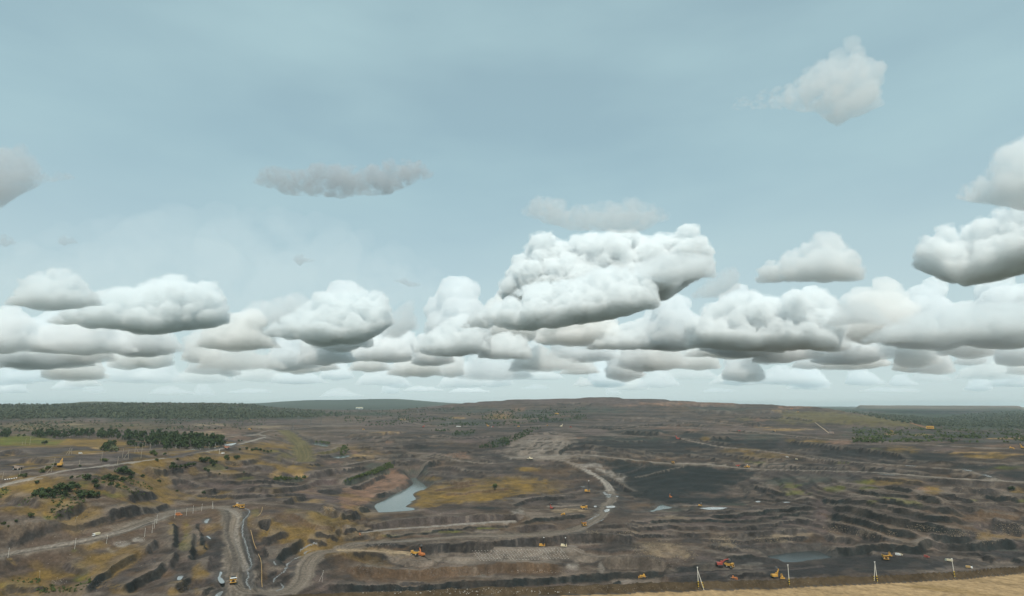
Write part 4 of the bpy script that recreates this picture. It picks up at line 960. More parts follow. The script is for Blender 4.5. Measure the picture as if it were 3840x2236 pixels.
def scatter(poly, n, mind=0.0):
    xs = [p[0] for p in poly]; ys = [p[1] for p in poly]; out = []; tries = 0
    while len(out) < n and tries < n * 30:
        tries += 1
        x = trng.uniform(min(xs), max(xs)); y = trng.uniform(min(ys), max(ys))
        if in_px(poly, x, y): out.append((x, y))
    return list(hit_many(out))
def TP(tile, *pts): return [T(tile, *p) for p in pts]
def belt_label(p):
    x, y = project(p[0], p[1], p[2])
    third = ('left end', 'left half', 'right half', 'right end')[int(min(max((x - 260) / 580, 0), .999) * 4)]
    top, bot = 1490 + 545 * TS, 1490 + 755 * TS
    row = ('back', 'middle', 'front')[int(min(max((y - np.interp(x, [260, 640, 850], [1628, 1636, 1655])) / np.interp(x, [260, 640, 850], [12, 48, 32]), 0), .999) * 3)]
    return 'dark green tree in the %s row of the %s of the long dense belt' % (row, third), 'trees of the long dark belt, %s of its %s' % (row, third), 'tree'
def slope_label(x, y):
    if x < 800 and y > 1385: w = 'lower left part of the biggest thicket on the left slope'
    elif x < 1120 and y > 1260: w = 'right part of the biggest thicket on the left slope'
    elif y > 1400: w = 'round thicket right of the biggest one on the left slope'
    elif 1200 < x < 1420: w = 'small upright clump above the round thicket'
    elif 1500 < x < 1700 and y < 1240: w = 'thicket left of the tallest clump under the crest track'
    elif 1700 < x < 1950 and y < 1240: w = 'tallest clump under the crest track'
    else: return 'lone low bush on the open left slope', 'lone bushes of the open left slope'
    return 'dark leafy bush in the ' + w, 'bushes of the ' + w
for p in scatter(TP('A0', (1010, 590), (1160, 585), (1800, 640), (2100, 690), (2471, 755), (3100, 760), (3260, 690), (3200, 640), (2900, 600), (2471, 560), (1800, 545), (1200, 530), (1010, 560)), 215):
    plant('tree', trng.choice(['tree', 'birch', 'tree', 'tree']), 'dark', p, trng.uniform(15, 22), *belt_label(p))
for p in scatter(TP('A0', (420, 560), (500, 585), (820, 610), (970, 590), (970, 560), (750, 535), (520, 530), (400, 535)), 40):
    plant('tree', 'tree', 'dark', p, trng.uniform(12, 18), 'dark green tree in the short row above the yellow green field', 'trees of the short row above the field', 'tree')
for p in scatter(TP('A0', (-60, 600), (100, 590), (210, 560), (150, 530), (-60, 520)), 12):
    plant('tree', 'tree', 'dark', p, trng.uniform(13, 19), 'dark tree in the clump cut by the left picture edge', 'trees of the clump at the left edge', 'tree')
for x, y, h in ((1490, 800, 15), (1530, 805, 14), (1560, 740, 18), (1600, 745, 17), (1640, 720, 16), (1510, 740, 14), (1850, 715, 14), (1890, 720, 16), (1930, 715, 15), (1960, 735, 13), (2040, 745, 12), (2080, 725, 11), (2400, 760, 13), (2440, 765, 14)):
    plant('tree', 'tree', 'dark', hit(*T('A0', x, y)), h, 'dark tree in the %s clump in front of the belt' % ('left' if x < 1700 else 'middle' if x < 2200 else 'right'), 'trees in front of the dark belt, %s' % ('left' if x < 1700 else 'middle' if x < 2200 else 'right'), 'tree')
for x, y, h in ((1620, 790, 12), (1680, 790, 11), (1650, 770, 12)):
    plant('bush', 'bush', 'pale', hit(*T('A0', x, y)), h, 'pale silvery willow bush in front of the dark belt', 'pale willows', 'bush')
plant('tree', 'bush', 'dark', hit(*T('A0', 650, 685)), 13, 'lone rounded tree standing in the yellow green field', None, 'tree')
for x, y, h in ((270, 568, 8), (350, 566, 8), (2220, 830, 10), (2260, 850, 9), (2390, 840, 6), (1540, 935, 7), (1490, 930, 6), (780, 1000, 6), (690, 1040, 6), (740, 1030, 5), (300, 1150, 5), (350, 1160, 7), (600, 1100, 7), (2260, 925, 6), (1150, 1005, 4)):
    plant('bush', 'bush', 'mid', hit(*T('A0', x, y)), h, 'single low bush on the %s of the left plain' % ('near edge' if y > 980 else 'middle' if y > 900 else 'right side' if x > 2000 else 'far side'), 'bushes on the left plain, %s' % ('near' if y > 980 else 'middle' if y > 900 else 'right' if x > 2000 else 'far'), 'bush')
SLOPE = [(520, 1440, 9), (580, 1410, 10), (640, 1460, 11), (700, 1420, 12), (740, 1470, 10), (780, 1420, 8), (830, 1390, 12), (880, 1340, 11), (900, 1430, 10), (950, 1370, 12), (1000, 1340, 9), (1040, 1300, 9), (1110, 1320, 8), (1150, 1420, 9), (1200, 1460, 10), (1260, 1450, 11), (1320, 1440, 10), (1380, 1460, 10), (1240, 1200, 10), (1280, 1180, 8), (1370, 1250, 8), (1390, 1310, 7), (1530, 1200, 9), (1580, 1180, 9), (1620, 1220, 9), (1660, 1190, 8), (1740, 1110, 12), (1790, 1090, 12), (1850, 1120, 10), (1770, 1220, 8), (1890, 1190, 7), (1920, 1130, 6), (2070, 1160, 6), (2300, 1230, 5), (1040, 1185, 6), (545, 1250, 6), (1700, 1310, 6), (1600, 1290, 7), (2480, 1030, 7)]
for x, y, h in SLOPE:
    plant('bush', 'bush', 'dark', hit(*T('A0', x, y)), h, *slope_label(x, y), 'bush')
def ledge_label(x, y):
    if x < 400 and y > 950: w = 'low row left above the dark rock wall'
    elif x < 700 and y > 900: w = 'big thicket above the rocky ledge'
    elif 780 < x < 990 and y > 850: w = 'pair of clumps right of the big thicket'
    elif y < 820 and x > 950: w = 'green strip along the slope below the crest road'
    else: return 'lone small bush near the rocky ledge', 'lone bushes near the rocky ledge'
    return 'dark bush in the ' + w, 'bushes of the ' + w
for x, y, h in [(30, 1000, 9), (60, 1040, 9), (150, 1030, 8), (200, 1020, 9), (260, 1000, 9), (330, 990, 8), (430, 930, 10), (480, 950, 11), (520, 920, 11), (570, 960, 11), (620, 1000, 9), (650, 960, 8), (500, 1060, 6), (540, 1080, 6), (800, 910, 9), (810, 880, 8), (940, 900, 9), (970, 890, 8), (100, 915, 5), (1000, 770, 6), (1100, 760, 7), (1180, 780, 7), (1240, 770, 8), (1290, 780, 8), (1350, 790, 6), (1400, 800, 6), (1450, 790, 5), (980, 640, 6), (1030, 640, 5), (1520, 560, 4), (820, 1040, 5), (700, 1120, 4), (1060, 1100, 4), (90, 1370, 4), (480, 1400, 6)]:
    plant('bush', 'bush', 'dark', hit(*T('A1', x, y)), h, *ledge_label(x, y), 'bush')
for x, y, h in [(440, 320, 6), (230, 400, 4), (40, 440, 5), (120, 470, 3), (850, 160, 3), (980, 160, 2)]:
    plant('bush', 'bush', 'mid', hit(*T('B0', x, y)), h, 'small green bush on the grassy ground above the near haul road', 'bushes above the near haul road', 'bush')
plant('bush', 'bush', 'mid', hit(*T('A2', 2230, 1340)), 14, 'broad grey green bush on the dry ground right of the teal pond', None, 'bush')
plant('bush', 'bush', 'dark', hit(*T('A5', 2300, 1350)), 9, 'black green bush on the upper right bench', None, 'bush')

# far woods and scrub: too many and too small to count
def woods(name, label, cat, spots, leaf, hmin, hmax, nq, wide=0.45, seed=3):
    rng = np.random.RandomState(seed)
    S_ = np.asarray(spots); n = len(S_); N = n * nq
    h = np.repeat(rng.uniform(hmin, hmax, n), nq); r = h * wide * np.repeat(rng.uniform(.7, 1.2, n), nq)
    nrm = lambda a: a / (np.linalg.norm(a, axis=1, keepdims=True) + 1e-9)
    d = nrm(rng.randn(N, 3)); t = rng.rand(N)
    c = np.repeat(S_, nq, 0) + np.stack([d[:, 0] * r * .7, d[:, 1] * r * .7, h * (0.18 + 0.74 * t)], 1)
    s = (r * (0.45 + 0.45 * rng.rand(N)) * (1.15 - 0.5 * t))[:, None]
    n_ = d + rng.randn(N, 3) * .4; n_[:, 2] += .3; n_ = nrm(n_)
    a = nrm(np.cross(n_, [.2, .3, 1])); b = np.cross(n_, a)
    V = np.stack([c - a * s, c - b * s * .9, c + a * s, c + b * s * 1.1], 1).reshape(-1, 3)
    F = np.arange(4 * N).reshape(-1, 4)
    me = fast_mesh(name, np.array(V), np.array(F), False); me.materials.append(LEAF[leaf])
    o = bpy.data.objects.new(name, me); COL.objects.link(o)
    tag(o, label, cat, kind='stuff')
    return o
def box(x0, y0, x1, y1): return [(x0, y0), (x1, y0), (x1, y1), (x0, y1)]
def keep(spots, seed, thr, sc=90.0):
    out = []
    for p in spots:
        if float(fbm2(np.array([p[0] / sc]), np.array([p[1] / sc]), 2, seed)[0]) > thr: out.append(p)
    return out
sp = scatter([(-60, 1514), (400, 1513), (950, 1516), (1000, 1528), (1280, 1548), (1280, 1562), (900, 1572), (640, 1572), (300, 1566), (-60, 1575)], 5200)
woods('far_forest', 'grey green mixed forest along the left horizon', 'forest', [p for p in sp if math.hypot(p[0], p[1]) < 9000], 'far', 9, 15, 6, .55)
sp = scatter([(3150, 1540), (3300, 1552), (3520, 1570), (3700, 1545), (3900, 1540), (3900, 1608), (3500, 1600), (3350, 1580)], 2600)
woods('hill_forest', 'hazy green forest on the low hills at the right horizon', 'forest', [p for p in sp if math.hypot(p[0], p[1]) < 9500], 'far', 8, 14, 6, .55, seed=4)
sp = keep(scatter(box(1290, 1530, 1930, 1598), 1700) + scatter(box(1920, 1528, 2200, 1592), 900), 7, 0.02, 120)
woods('hill_scrub', 'dark scrub scattered over the foot of the far spoil hill', 'scrub', sp, 'dark', 5, 10, 6, .5, 5)
sp = keep(scatter(box(3195, 1606, 3860, 1660), 1500), 8, -0.08, 60)
woods('roadside_scrub', 'green scrub in the wide strip above the pale upper right road', 'scrub', sp, 'mid', 3.5, 7, 6, .6, 6)
sp = keep(scatter(box(0, 1572, 640, 1622), 900) + scatter(box(640, 1575, 1000, 1612), 350), 9, 0.05, 70)
woods('plain_scrub', 'pale green scrub between the forest and the dark tree belt', 'scrub', sp, 'far', 3, 7, 6, .6, 7)
sp = scatter(TP('A2', (1600, 560), (1650, 500), (1950, 480), (1900, 560)), 60) + scatter(TP('A2', (1960, 750), (2100, 680), (2471, 560), (2471, 680), (2250, 740)), 110) + scatter(TP('A3', (0, 600), (80, 520), (330, 430), (420, 450), (250, 540), (60, 640)), 110) + scatter(TP('A2', (1300, 490), (1600, 470), (1500, 510)), 30)
woods('mid_scrub', 'dark small conifers and scrub on the old benches in the centre', 'scrub', sp, 'dark', 5, 10, 8, .35, 8)
sp = scatter(TP('A2', (0, 1240), (300, 1130), (700, 950), (760, 1020), (500, 1100), (200, 1180)), 260) + scatter(TP('A2', (-20, 840), (0, 700), (90, 700), (110, 780), (40, 850)), 70) + scatter(TP('A1', (2080, 650), (2150, 630), (2300, 660), (2320, 690), (2200, 670)), 40) + scatter(TP('A1', (1480, 1210), (1950, 1190), (1950, 1160), (1500, 1170)), 60)
woods('bank_scrub', 'fresh green scrub on the bank above the rust coloured spoil hill', 'scrub', sp, 'mid', 2.5, 5, 8, .6, 9)
# dry tufts and weeds on the near left slopes
sp = keep(scatter(TP('A0', (0, 1330), (500, 1230), (1200, 1130), (2300, 1000), (2471, 1200), (2000, 1467), (0, 1467)), 700) + scatter(TP('B0', (0, 20), (1200, 20), (1500, 100), (900, 330), (0, 560)), 350) + scatter(TP('B0', (100, 900), (800, 850), (1400, 1150), (1200, 1400), (0, 1467)), 350), 12, 0.0, 40)
woods('weeds', 'low green weeds and tufts dotted over the left slopes', 'weeds', sp, 'mid', 0.8, 2.4, 5, .8, 10)
# ------------------------------------------------------------------ machines
PAINT = dict(yellow=plain('yellow_paint', (.60, .32, .055), .7, vary=.3, scale=.6), orange=plain('orange_paint', (.55, .19, .055), .7, vary=.3, scale=.6), red=plain('red_paint', (.36, .07, .05), .7, vary=.3, scale=.6), white=plain('white_paint', (.78, .77, .74), .45, vary=.08),
 cream=plain('cream_paint', (.72, .62, .42), .5), black=plain('black_steel', (.018, .018, .02), .6), steel=plain('grey_steel', (.16, .155, .15), .5, .4), tyre=plain('tyre_rubber', (.03, .028, .027), .9), rim=plain('wheel_rim', (.42, .40, .36), .6),
 glass=plain('dark_glass', (.02, .026, .03), .1, vary=.05), coal=plain('coal_load', (.014, .015, .016), .95, vary=.4), rust=plain('dusty_rust_paint', (.42, .17, .10), .7), dustc=plain('dusty_body', (.33, .25, .20), .85), green=plain('grey_green_paint', (.30, .33, .27), .6),
 wood=plain('weathered_wood', (.36, .30, .22), .9), concrete=plain('concrete', (.62, .59, .53), .85, vary=.1), band=plain('yellow_band', (.75, .50, .03), .6), pipe=plain('rusty_yellow_pipe', (.46, .30, .12), .7), lamp=plain('lamp_glass', (.85, .82, .70), .2, vary=.02), tan=plain('tan_board', (.62, .5, .34), .8))
class MB:
    """collects primitives of one part"""
    def __init__(s): s.p = []
    def box(s, x0, x1, y0, y1, z0, z1, tx=0.0, ty=0.0):
        """box; tx / ty pull the top face in"""
        v = [(x0, y0, z0), (x1, y0, z0), (x1, y1, z0), (x0, y1, z0), (x0 + tx, y0 + ty, z1), (x1 - tx, y0 + ty, z1), (x1 - tx, y1 - ty, z1), (x0 + tx, y1 - ty, z1)]
        s.p.append((v, [(3, 2, 1, 0), (4, 5, 6, 7), (0, 1, 5, 4), (1, 2, 6, 5), (2, 3, 7, 6), (3, 0, 4, 7)])); return s
    def prism(s, prof, x0, x1, inset=0.0):
        """profile in (y, z), extruded along x"""
        n = len(prof)
        v = [(x0, y, z) for y, z in prof] + [(x1, y, z) for y, z in prof]
        f = [tuple(range(n)), tuple(range(2 * n - 1, n - 1, -1))] + [((k + 1) % n, k, n + k, n + (k + 1) % n) for k in range(n)]
        s.p.append((v, f)); return s
    def wheel(s, x, y, z, r, w, n=14):
        v = []; f = []
        for xx in (x - w / 2, x + w / 2):
            for k in range(n):
                t = 2 * math.pi * k / n
                v.append((xx, y + r * math.cos(t), z + r * math.sin(t)))
        f = [tuple(range(n))[::-1], tuple(range(n, 2 * n))] + [(k, (k + 1) % n, n + (k + 1) % n, n + k) for k in range(n)]
        s.p.append((v, f)); return s
    def bar(s, p0, p1, r0, r1=None, n=6): s.p.append(tube(p0, p1, r0, r0 if r1 is None else r1, n)); return s
    def beam(s, p0, p1, w, h):
        """square beam between two points"""
        s.p.append(tube(p0, p1, w, h, 4)); return s
    def build(s, name, mat, parent):
        V, F = merge(s.p)
        o = mesh_obj(name, V, F, PAINT[mat] if isinstance(mat, str) else mat, parent)
        bm = bmesh.new(); bm.from_mesh(o.data); bmesh.ops.recalc_face_normals(bm, faces=bm.faces); bm.to_mesh(o.data); bm.free()
        return o
def root(name, label, cat, group=None):
    o = bpy.data.objects.new(name, None); COL.objects.link(o)
    return tag(o, label, cat, group)
def track(x, y0, y1, zt, w, parent, name='track'):
    r = zt / 2
    prof = [(y0 + r, 0), (y1 - r, 0), (y1 - r * .3, r * .4), (y1, r), (y1 - r * .3, r * 1.6), (y1 - r, zt), (y0 + r, zt), (y0 + r * .3, r * 1.6), (y0, r), (y0 + r * .3, r * .4)]
    t = MB().prism(prof, x - w / 2, x + w / 2).build(name, 'black', parent)
    m = MB()
    for k in range(4): m.wheel(x, y0 + r + (y1 - y0 - 2 * r) * k / 3, r, r * .62, w + .1, 8)
    m.build('roller', 'steel', t)
    return t
def dump_truck(label, col='yellow', bed=None, load=None, group=None, canopy='white'):
    r = root('dump_truck', label, 'dump truck', group)
    bed = bed or col
    MB().box(-1.1, 1.1, -4.6, 5.0, 1.5, 2.3).box(-2.4, 2.4, 3.6, 4.2, 1.4, 2.0).box(-2.2, 2.2, -3.1, -2.5, 1.3, 1.9).build('chassis', 'steel', r)
    b = MB().prism([(-6.2, 4.3), (-5.6, 5.3), (2.9, 6.0), (2.9, 5.2), (2.2, 2.6), (-3.2, 2.3)], -3.2, 3.2)
    b.build('dump_body', bed, r)
    m = MB().box(-3.15, 3.15, 2.9, 5.6, 5.75, 6.05)
    c = m.build('canopy', canopy if canopy else bed, r)
    if load: MB().prism([(-5.2, 5.2), (-2.0, 6.9), (0.6, 7.0), (2.6, 5.9)], -2.5, 2.5).build('load', load, r)
    else: MB().prism([(-5.4, 5.33), (2.5, 5.98), (2.4, 6.04), (-5.4, 5.39)], -2.85, 2.85).build('bed_floor', 'black', r)
    h = MB().box(-1.5, 1.5, 3.4, 5.7, 2.2, 4.5).box(-3.1, 3.1, 3.3, 5.4, 3.5, 3.8).build('hood', col, r)
    MB().box(-1.2, 1.2, 5.7, 5.78, 2.4, 4.3).build('grille', 'black', h)
    k = MB().box(-3.0, -1.0, 3.4, 5.1, 3.8, 5.6, .12, .12).build('cab', col, r)
    MB().box(-2.8, -1.2, 5.02, 5.12, 4.5, 5.3).build('windscreen', 'glass', k)
    MB().box(1.3, 2.9, 3.5, 4.9, 3.8, 5.0).build('cabinet', col, r)
    MB().box(-3.1, 3.1, 5.2, 5.6, 1.5, 2.5).build('bumper', col, r)
    MB().bar((2.2, 5.6, 2.4), (2.9, 5.4, 3.8), .12).bar((-2.2, 5.6, 2.4), (-2.9, 5.4, 3.8), .12).build('ladder', 'steel', r)
    for x in (-2.3, 2.3): MB().box(x - .35, x + .35, 5.6, 5.68, 2.6, 3.1).build('headlight', 'lamp', r)
    for x in (-2.6, 2.6):
        w = MB().wheel(x, 3.5, 1.55, 1.55, 1.1).build('wheel', 'tyre', r); MB().wheel(x, 3.5, 1.55, .85, 1.2, 10).build('rim', 'rim', w)
        for q in (0, 1):
            xx = x - math.copysign(q * 1.15, x)
            w = MB().wheel(xx, -2.6, 1.55, 1.55, 1.0).build('wheel', 'tyre', r)
            if not q: MB().wheel(xx, -2.6, 1.55, .9, 1.12, 10).build('rim', 'rim', w)
    return r
def excavator(label, col='orange', up=0.9, out=0.2, group=None, name='excavator', big=1.0, front=True):
    """hydraulic shovel; up = boom angle, out = stick angle"""
    r = root(name, label, 'excavator', group)
    for x in (-2.1, 2.1): track(x, -3.4, 3.4, 1.7, 1.1, r)
    MB().box(-1.8, 1.8, -1.8, 1.8, .9, 1.9).build('undercarriage', 'steel', r)
    MB().box(-2.6, 2.6, -4.4, 2.4, 1.9, 4.3, .15, .1).box(-2.7, 2.7, -4.5, 2.5, 1.9, 2.15).build('house', col, r)
    MB().box(-2.5, 2.5, -5.3, -4.4, 2.0, 4.0, 0, .15).build('counterweight', 'black' if col == 'red' else col, r)
    c = MB().box(-2.6, -.9, 1.0, 3.0, 3.2, 6.0, .12, .12).build('cab', col, r)
    MB().box(-2.4, -1.1, 2.93, 3.03, 4.4, 5.7).build('window', 'glass', c)
    y0, z0 = 2.0, 3.6; L1, L2 = 6.6, 4.4
    y1, z1 = y0 + L1 * math.cos(up), z0 + L1 * math.sin(up)
    y2, z2 = y1 + L2 * math.cos(out), z1 + L2 * math.sin(out)
    MB().beam((.7, y0, z0), (.7, (y0 + y1) / 2 - .3, (z0 + z1) / 2 + .5), .95, 1.0).beam((.7, (y0 + y1) / 2 - .3, (z0 + z1) / 2 + .5), (.7, y1, z1), 1.0, .7).build('boom', col, r)
    MB().beam((.7, y1, z1), (.7, y2, z2), .75, .5).build('stick', col, r)
    MB().bar((.7, y0 + 1.2, z0 - .6), (.7, (y0 + y1) / 2 + .3, (z0 + z1) / 2), .22).bar((.7, (y0 + y1) / 2, (z0 + z1) / 2 + .8), (.7, y1 + .4, z1 + .6), .18).build('hydraulic_ram', 'steel', r)
    MB().prism([(y2 - .6, z2 + .5), (y2 + 1.2, z2 + .3), (y2 + 1.6, z2 - 1.4), (y2 + .2, z2 - 2.0), (y2 - .9, z2 - 1.2)], -.8, 2.2).build('bucket', 'steel', r)
    return r
def rope_shovel(label, col='yellow'):
    r = root('rope_shovel', label, 'excavator')
    for x in (-2.6, 2.6): track(x, -4, 4, 1.9, 1.3, r)
    MB().box(-2.2, 2.2, -2.2, 2.2, 1.0, 2.2).build('undercarriage', 'steel', r)
    MB().box(-3.4, 3.4, -6.4, 2.2, 2.2, 5.4, .2, .2).build('house', col, r)
    c = MB().box(2.0, 3.5, 1.6, 3.6, 3.4, 6.4, .1, .1).build('cab', col, r); MB().box(2.2, 3.3, 3.55, 3.64, 4.6, 6.0).build('window', 'glass', c)
    for x in (-1.0, 1.0): MB().beam((x, 2.0, 3.2), (x * .6, 9.5, 12.0), .5, .35).build('boom_rail', col, r)
    MB().bar((-1.2, -1.5, 5.4), (0, -.5, 9.6), .2).bar((1.2, -1.5, 5.4), (0, -.5, 9.6), .2).bar((0, -.5, 9.6), (0, 9.4, 12.0), .1).build('gantry', col, r)
    MB().wheel(0, 9.6, 12.0, .9, .8).build('sheave', col, r)
    MB().beam((0, 4.0, 6.6), (0, 10.5, 5.2), .45, .4).build('stick', col, r)
    MB().box(-1.3, 1.3, 10.0, 12.0, 3.6, 5.8, .1, .1).build('bucket', 'steel', r)
    return r
def bulldozer(label, col='yellow', group=None):
    r = root('bulldozer', label, 'bulldozer', group)
    for x in (-1.5, 1.5): track(x, -2.6, 2.4, 1.7, .8, r)
    MB().box(-1.0, 1.0, -.2, 3.0, 1.1, 2.7, .1, .1).box(-1.2, 1.2, -2.7, -.2, 1.1, 2.2).build('body', col, r)
    c = MB().box(-1.0, 1.0, -2.0, -.2, 2.2, 4.0, .12, .12).build('cab', col, r); MB().box(-.8, .8, -.27, -.18, 2.8, 3.7).build('window', 'glass', c)
    MB().prism([(3.6, .1), (4.0, .3), (3.8, 1.2), (4.1, 1.9), (3.7, 2.0), (3.5, 1.0)], -2.4, 2.4).build('blade', col, r)
    MB().bar((-1.9, 0, .9), (-1.9, 3.6, .8), .2).bar((1.9, 0, .9), (1.9, 3.6, .8), .2).build('push_arm', col, r)
    MB().beam((0, -2.6, 1.6), (0, -4.0, 1.8), .3, .3).beam((0, -4.0, 2.4), (0, -4.1, .2), .25, .15).build('ripper', 'steel', r)
    MB().bar((.5, 1.6, 2.7), (.5, 1.6, 3.6), .12).build('exhaust_pipe', 'black', r)
    return r
def drill_rig(label, col='yellow', mast=15.0, group=None):
    r = root('drill_rig', label, 'drill rig', group)
    for x in (-2.0, 2.0): track(x, -3.6, 3.6, 1.6, .9, r)
    MB().box(-2.4, 2.4, -5.2, 4.6, 1.6, 2.2).build('deck', col, r)
    MB().box(-2.2, 2.2, -4.8, -.4, 2.2, 4.6, .1, .1).build('engine_house', col, r)
    MB().box(-2.3, .2, .4, 1.6, 2.2, 4.0).build('dust_collector', 'cream' if col == 'cream' else col, r)
    c = MB().box(-2.2, -.4, 2.6, 4.5, 2.2, 4.6, .1, .1).build('cab', col, r); MB().box(-2.0, -.6, 4.44, 4.54, 3.2, 4.2).build('window', 'glass', c)
    m = MB()
    for x, y in ((.3, 2.2), (1.7, 2.2), (.3, 3.4), (1.7, 3.4)): m.bar((x, y, 1.4), (x, y, 1.4 + mast), .18, .14, 4)
    n = int(mast / 2.2)
    for k in range(n):
        z0 = 1.6 + k * 2.2; z1 = z0 + 2.2
        m.bar((.3, 2.2, z0), (1.7, 2.2, z1), .1, n=4).bar((.3, 3.4, z0), (1.7, 3.4, z1), .1, n=4).bar((.3, 2.2, z0), (.3, 3.4, z1), .1, n=4).bar((1.7, 2.2, z0), (1.7, 3.4, z1), .1, n=4)
    m.bar((1, 2.8, .2), (1, 2.8, mast), .3)
    ms = m.build('mast', 'black', r)
    MB().box(.1, 1.9, 2.0, 3.6, 1.3 + mast, 2.1 + mast).build('crown_block', 'white', ms)
    for x, y in ((-2.2, -4.8), (2.2, -4.8), (2.2, 4.2)): MB().bar((x, y, 0), (x, y, 1.8), .25).build('levelling_jack', 'steel', r)
    return r
def loader(label, col='yellow'):
    r = root('wheel_loader', label, 'loader')
    MB().box(-1.3, 1.3, -4.6, -.4, 1.6, 3.6, .15, .2).box(-.9, .9, -.4, 3.0, 1.5, 2.5).build('body', col, r)
    c = MB().box(-1.1, 1.1, -1.4, .6, 3.0, 5.2, .12, .12).build('cab', col, r); MB().box(-.9, .9, .5, .62, 3.8, 5.0).build('windscreen', 'glass', c)
    MB().box(-1.3, 1.3, -1.6, .8, 5.2, 5.4).build('roof', 'white', r)
    MB().beam((-.8, 1.2, 2.8), (-.8, 5.4, 1.4), .4, .4).beam((.8, 1.2, 2.8), (.8, 5.4, 1.4), .4, .4).build('lift_arm', col, r)
    MB().prism([(5.2, .2), (7.4, .2), (7.2, .5), (5.8, .9), (5.4, 2.4), (5.0, 2.2)], -2.2, 2.2).build('bucket', 'steel', r)
    for x in (-1.6, 1.6):
        for y in (-3.0, 2.2):
            w = MB().wheel(x, y, 1.3, 1.3, 1.0).build('wheel', 'tyre', r); MB().wheel(x, y, 1.3, .7, 1.1, 10).build('rim', col, w)
    return r
def van(label, col='white', name='van', cargo=None, cat='van', length=5.4, group=None, high=2.6):
    r = root(name, label, cat, group)
    L = length / 2
    if cargo is None:
        b = MB().prism([(-L, .55), (L, .55), (L + .05, 1.3), (L - .9, 1.5), (L - 1.6, high), (-L, high)], -1.1, 1.1).build('body', col, r)
        MB().prism([(L - .92, 1.56), (L - 1.55, high - .08), (L - 1.5, high - .04), (L - .86, 1.56)], -.95, .95).build('windscreen', 'glass', b)
        MB().box(-1.12, 1.12, -L + .5, L - 1.9, 1.6, 2.2).build('side_window', 'glass', b)
    else:
        MB().box(-1.0, 1.0, -L, L, .7, 1.0).build('chassis', 'black', r)
        b = MB().prism([(L - 2.0, .7), (L, .7), (L, 1.7), (L - .3, high), (L - 2.0, high)], -1.2, 1.2).build('cab', col, r)
        MB().box(-1.0, 1.0, L - .28, L + .03, 1.75, high - .25).build('windscreen', 'glass', b)
        MB().box(-1.28, 1.28, -L, L - 2.15, 1.0, high + .35).build('cargo_body', cargo, r)
    for x in (-1.05, 1.05):
        for y in (-L * .62, L * .62):
            w = MB().wheel(x, y, .5, .5, .35, 12).build('wheel', 'tyre', r); MB().wheel(x, y, .5, .27, .4, 8).build('rim', 'rim', w)
    for x in (-.8, .8): MB().box(x - .18, x + .18, L + .02, L + .08, .85, 1.1).build('headlight', 'lamp', r)
    return r
def grader(label, col='cream'):
    r = root('road_grader', label, 'grader')
    MB().box(-1.0, 1.0, -4.6, -.6, 1.4, 3.0, .1, .1).beam((0, -.6, 2.6), (0, 4.6, 1.8), .35, .3).build('frame', col, r)
    c = MB().box(-1.0, 1.0, -.9, 1.1, 2.0, 4.4, .12, .12).build('cab', col, r); MB().box(-.8, .8, 1.02, 1.12, 2.9, 4.1).build('windscreen', 'glass', c)
    MB().prism([(1.8, .3), (2.0, .3), (2.2, 1.1), (2.0, 1.1)], -2.4, 2.4).build('blade', 'steel', r)
    MB().bar((-.7, -3.2, 3.0), (-.7, -3.4, 5.4), .25).build('exhaust_pipe', 'black', r)
    for x in (-1.3, 1.3):
        for y in (-3.8, -1.9, 4.4): MB().wheel(x, y, .85, .85, .5).build('wheel', 'tyre', r)
    return r
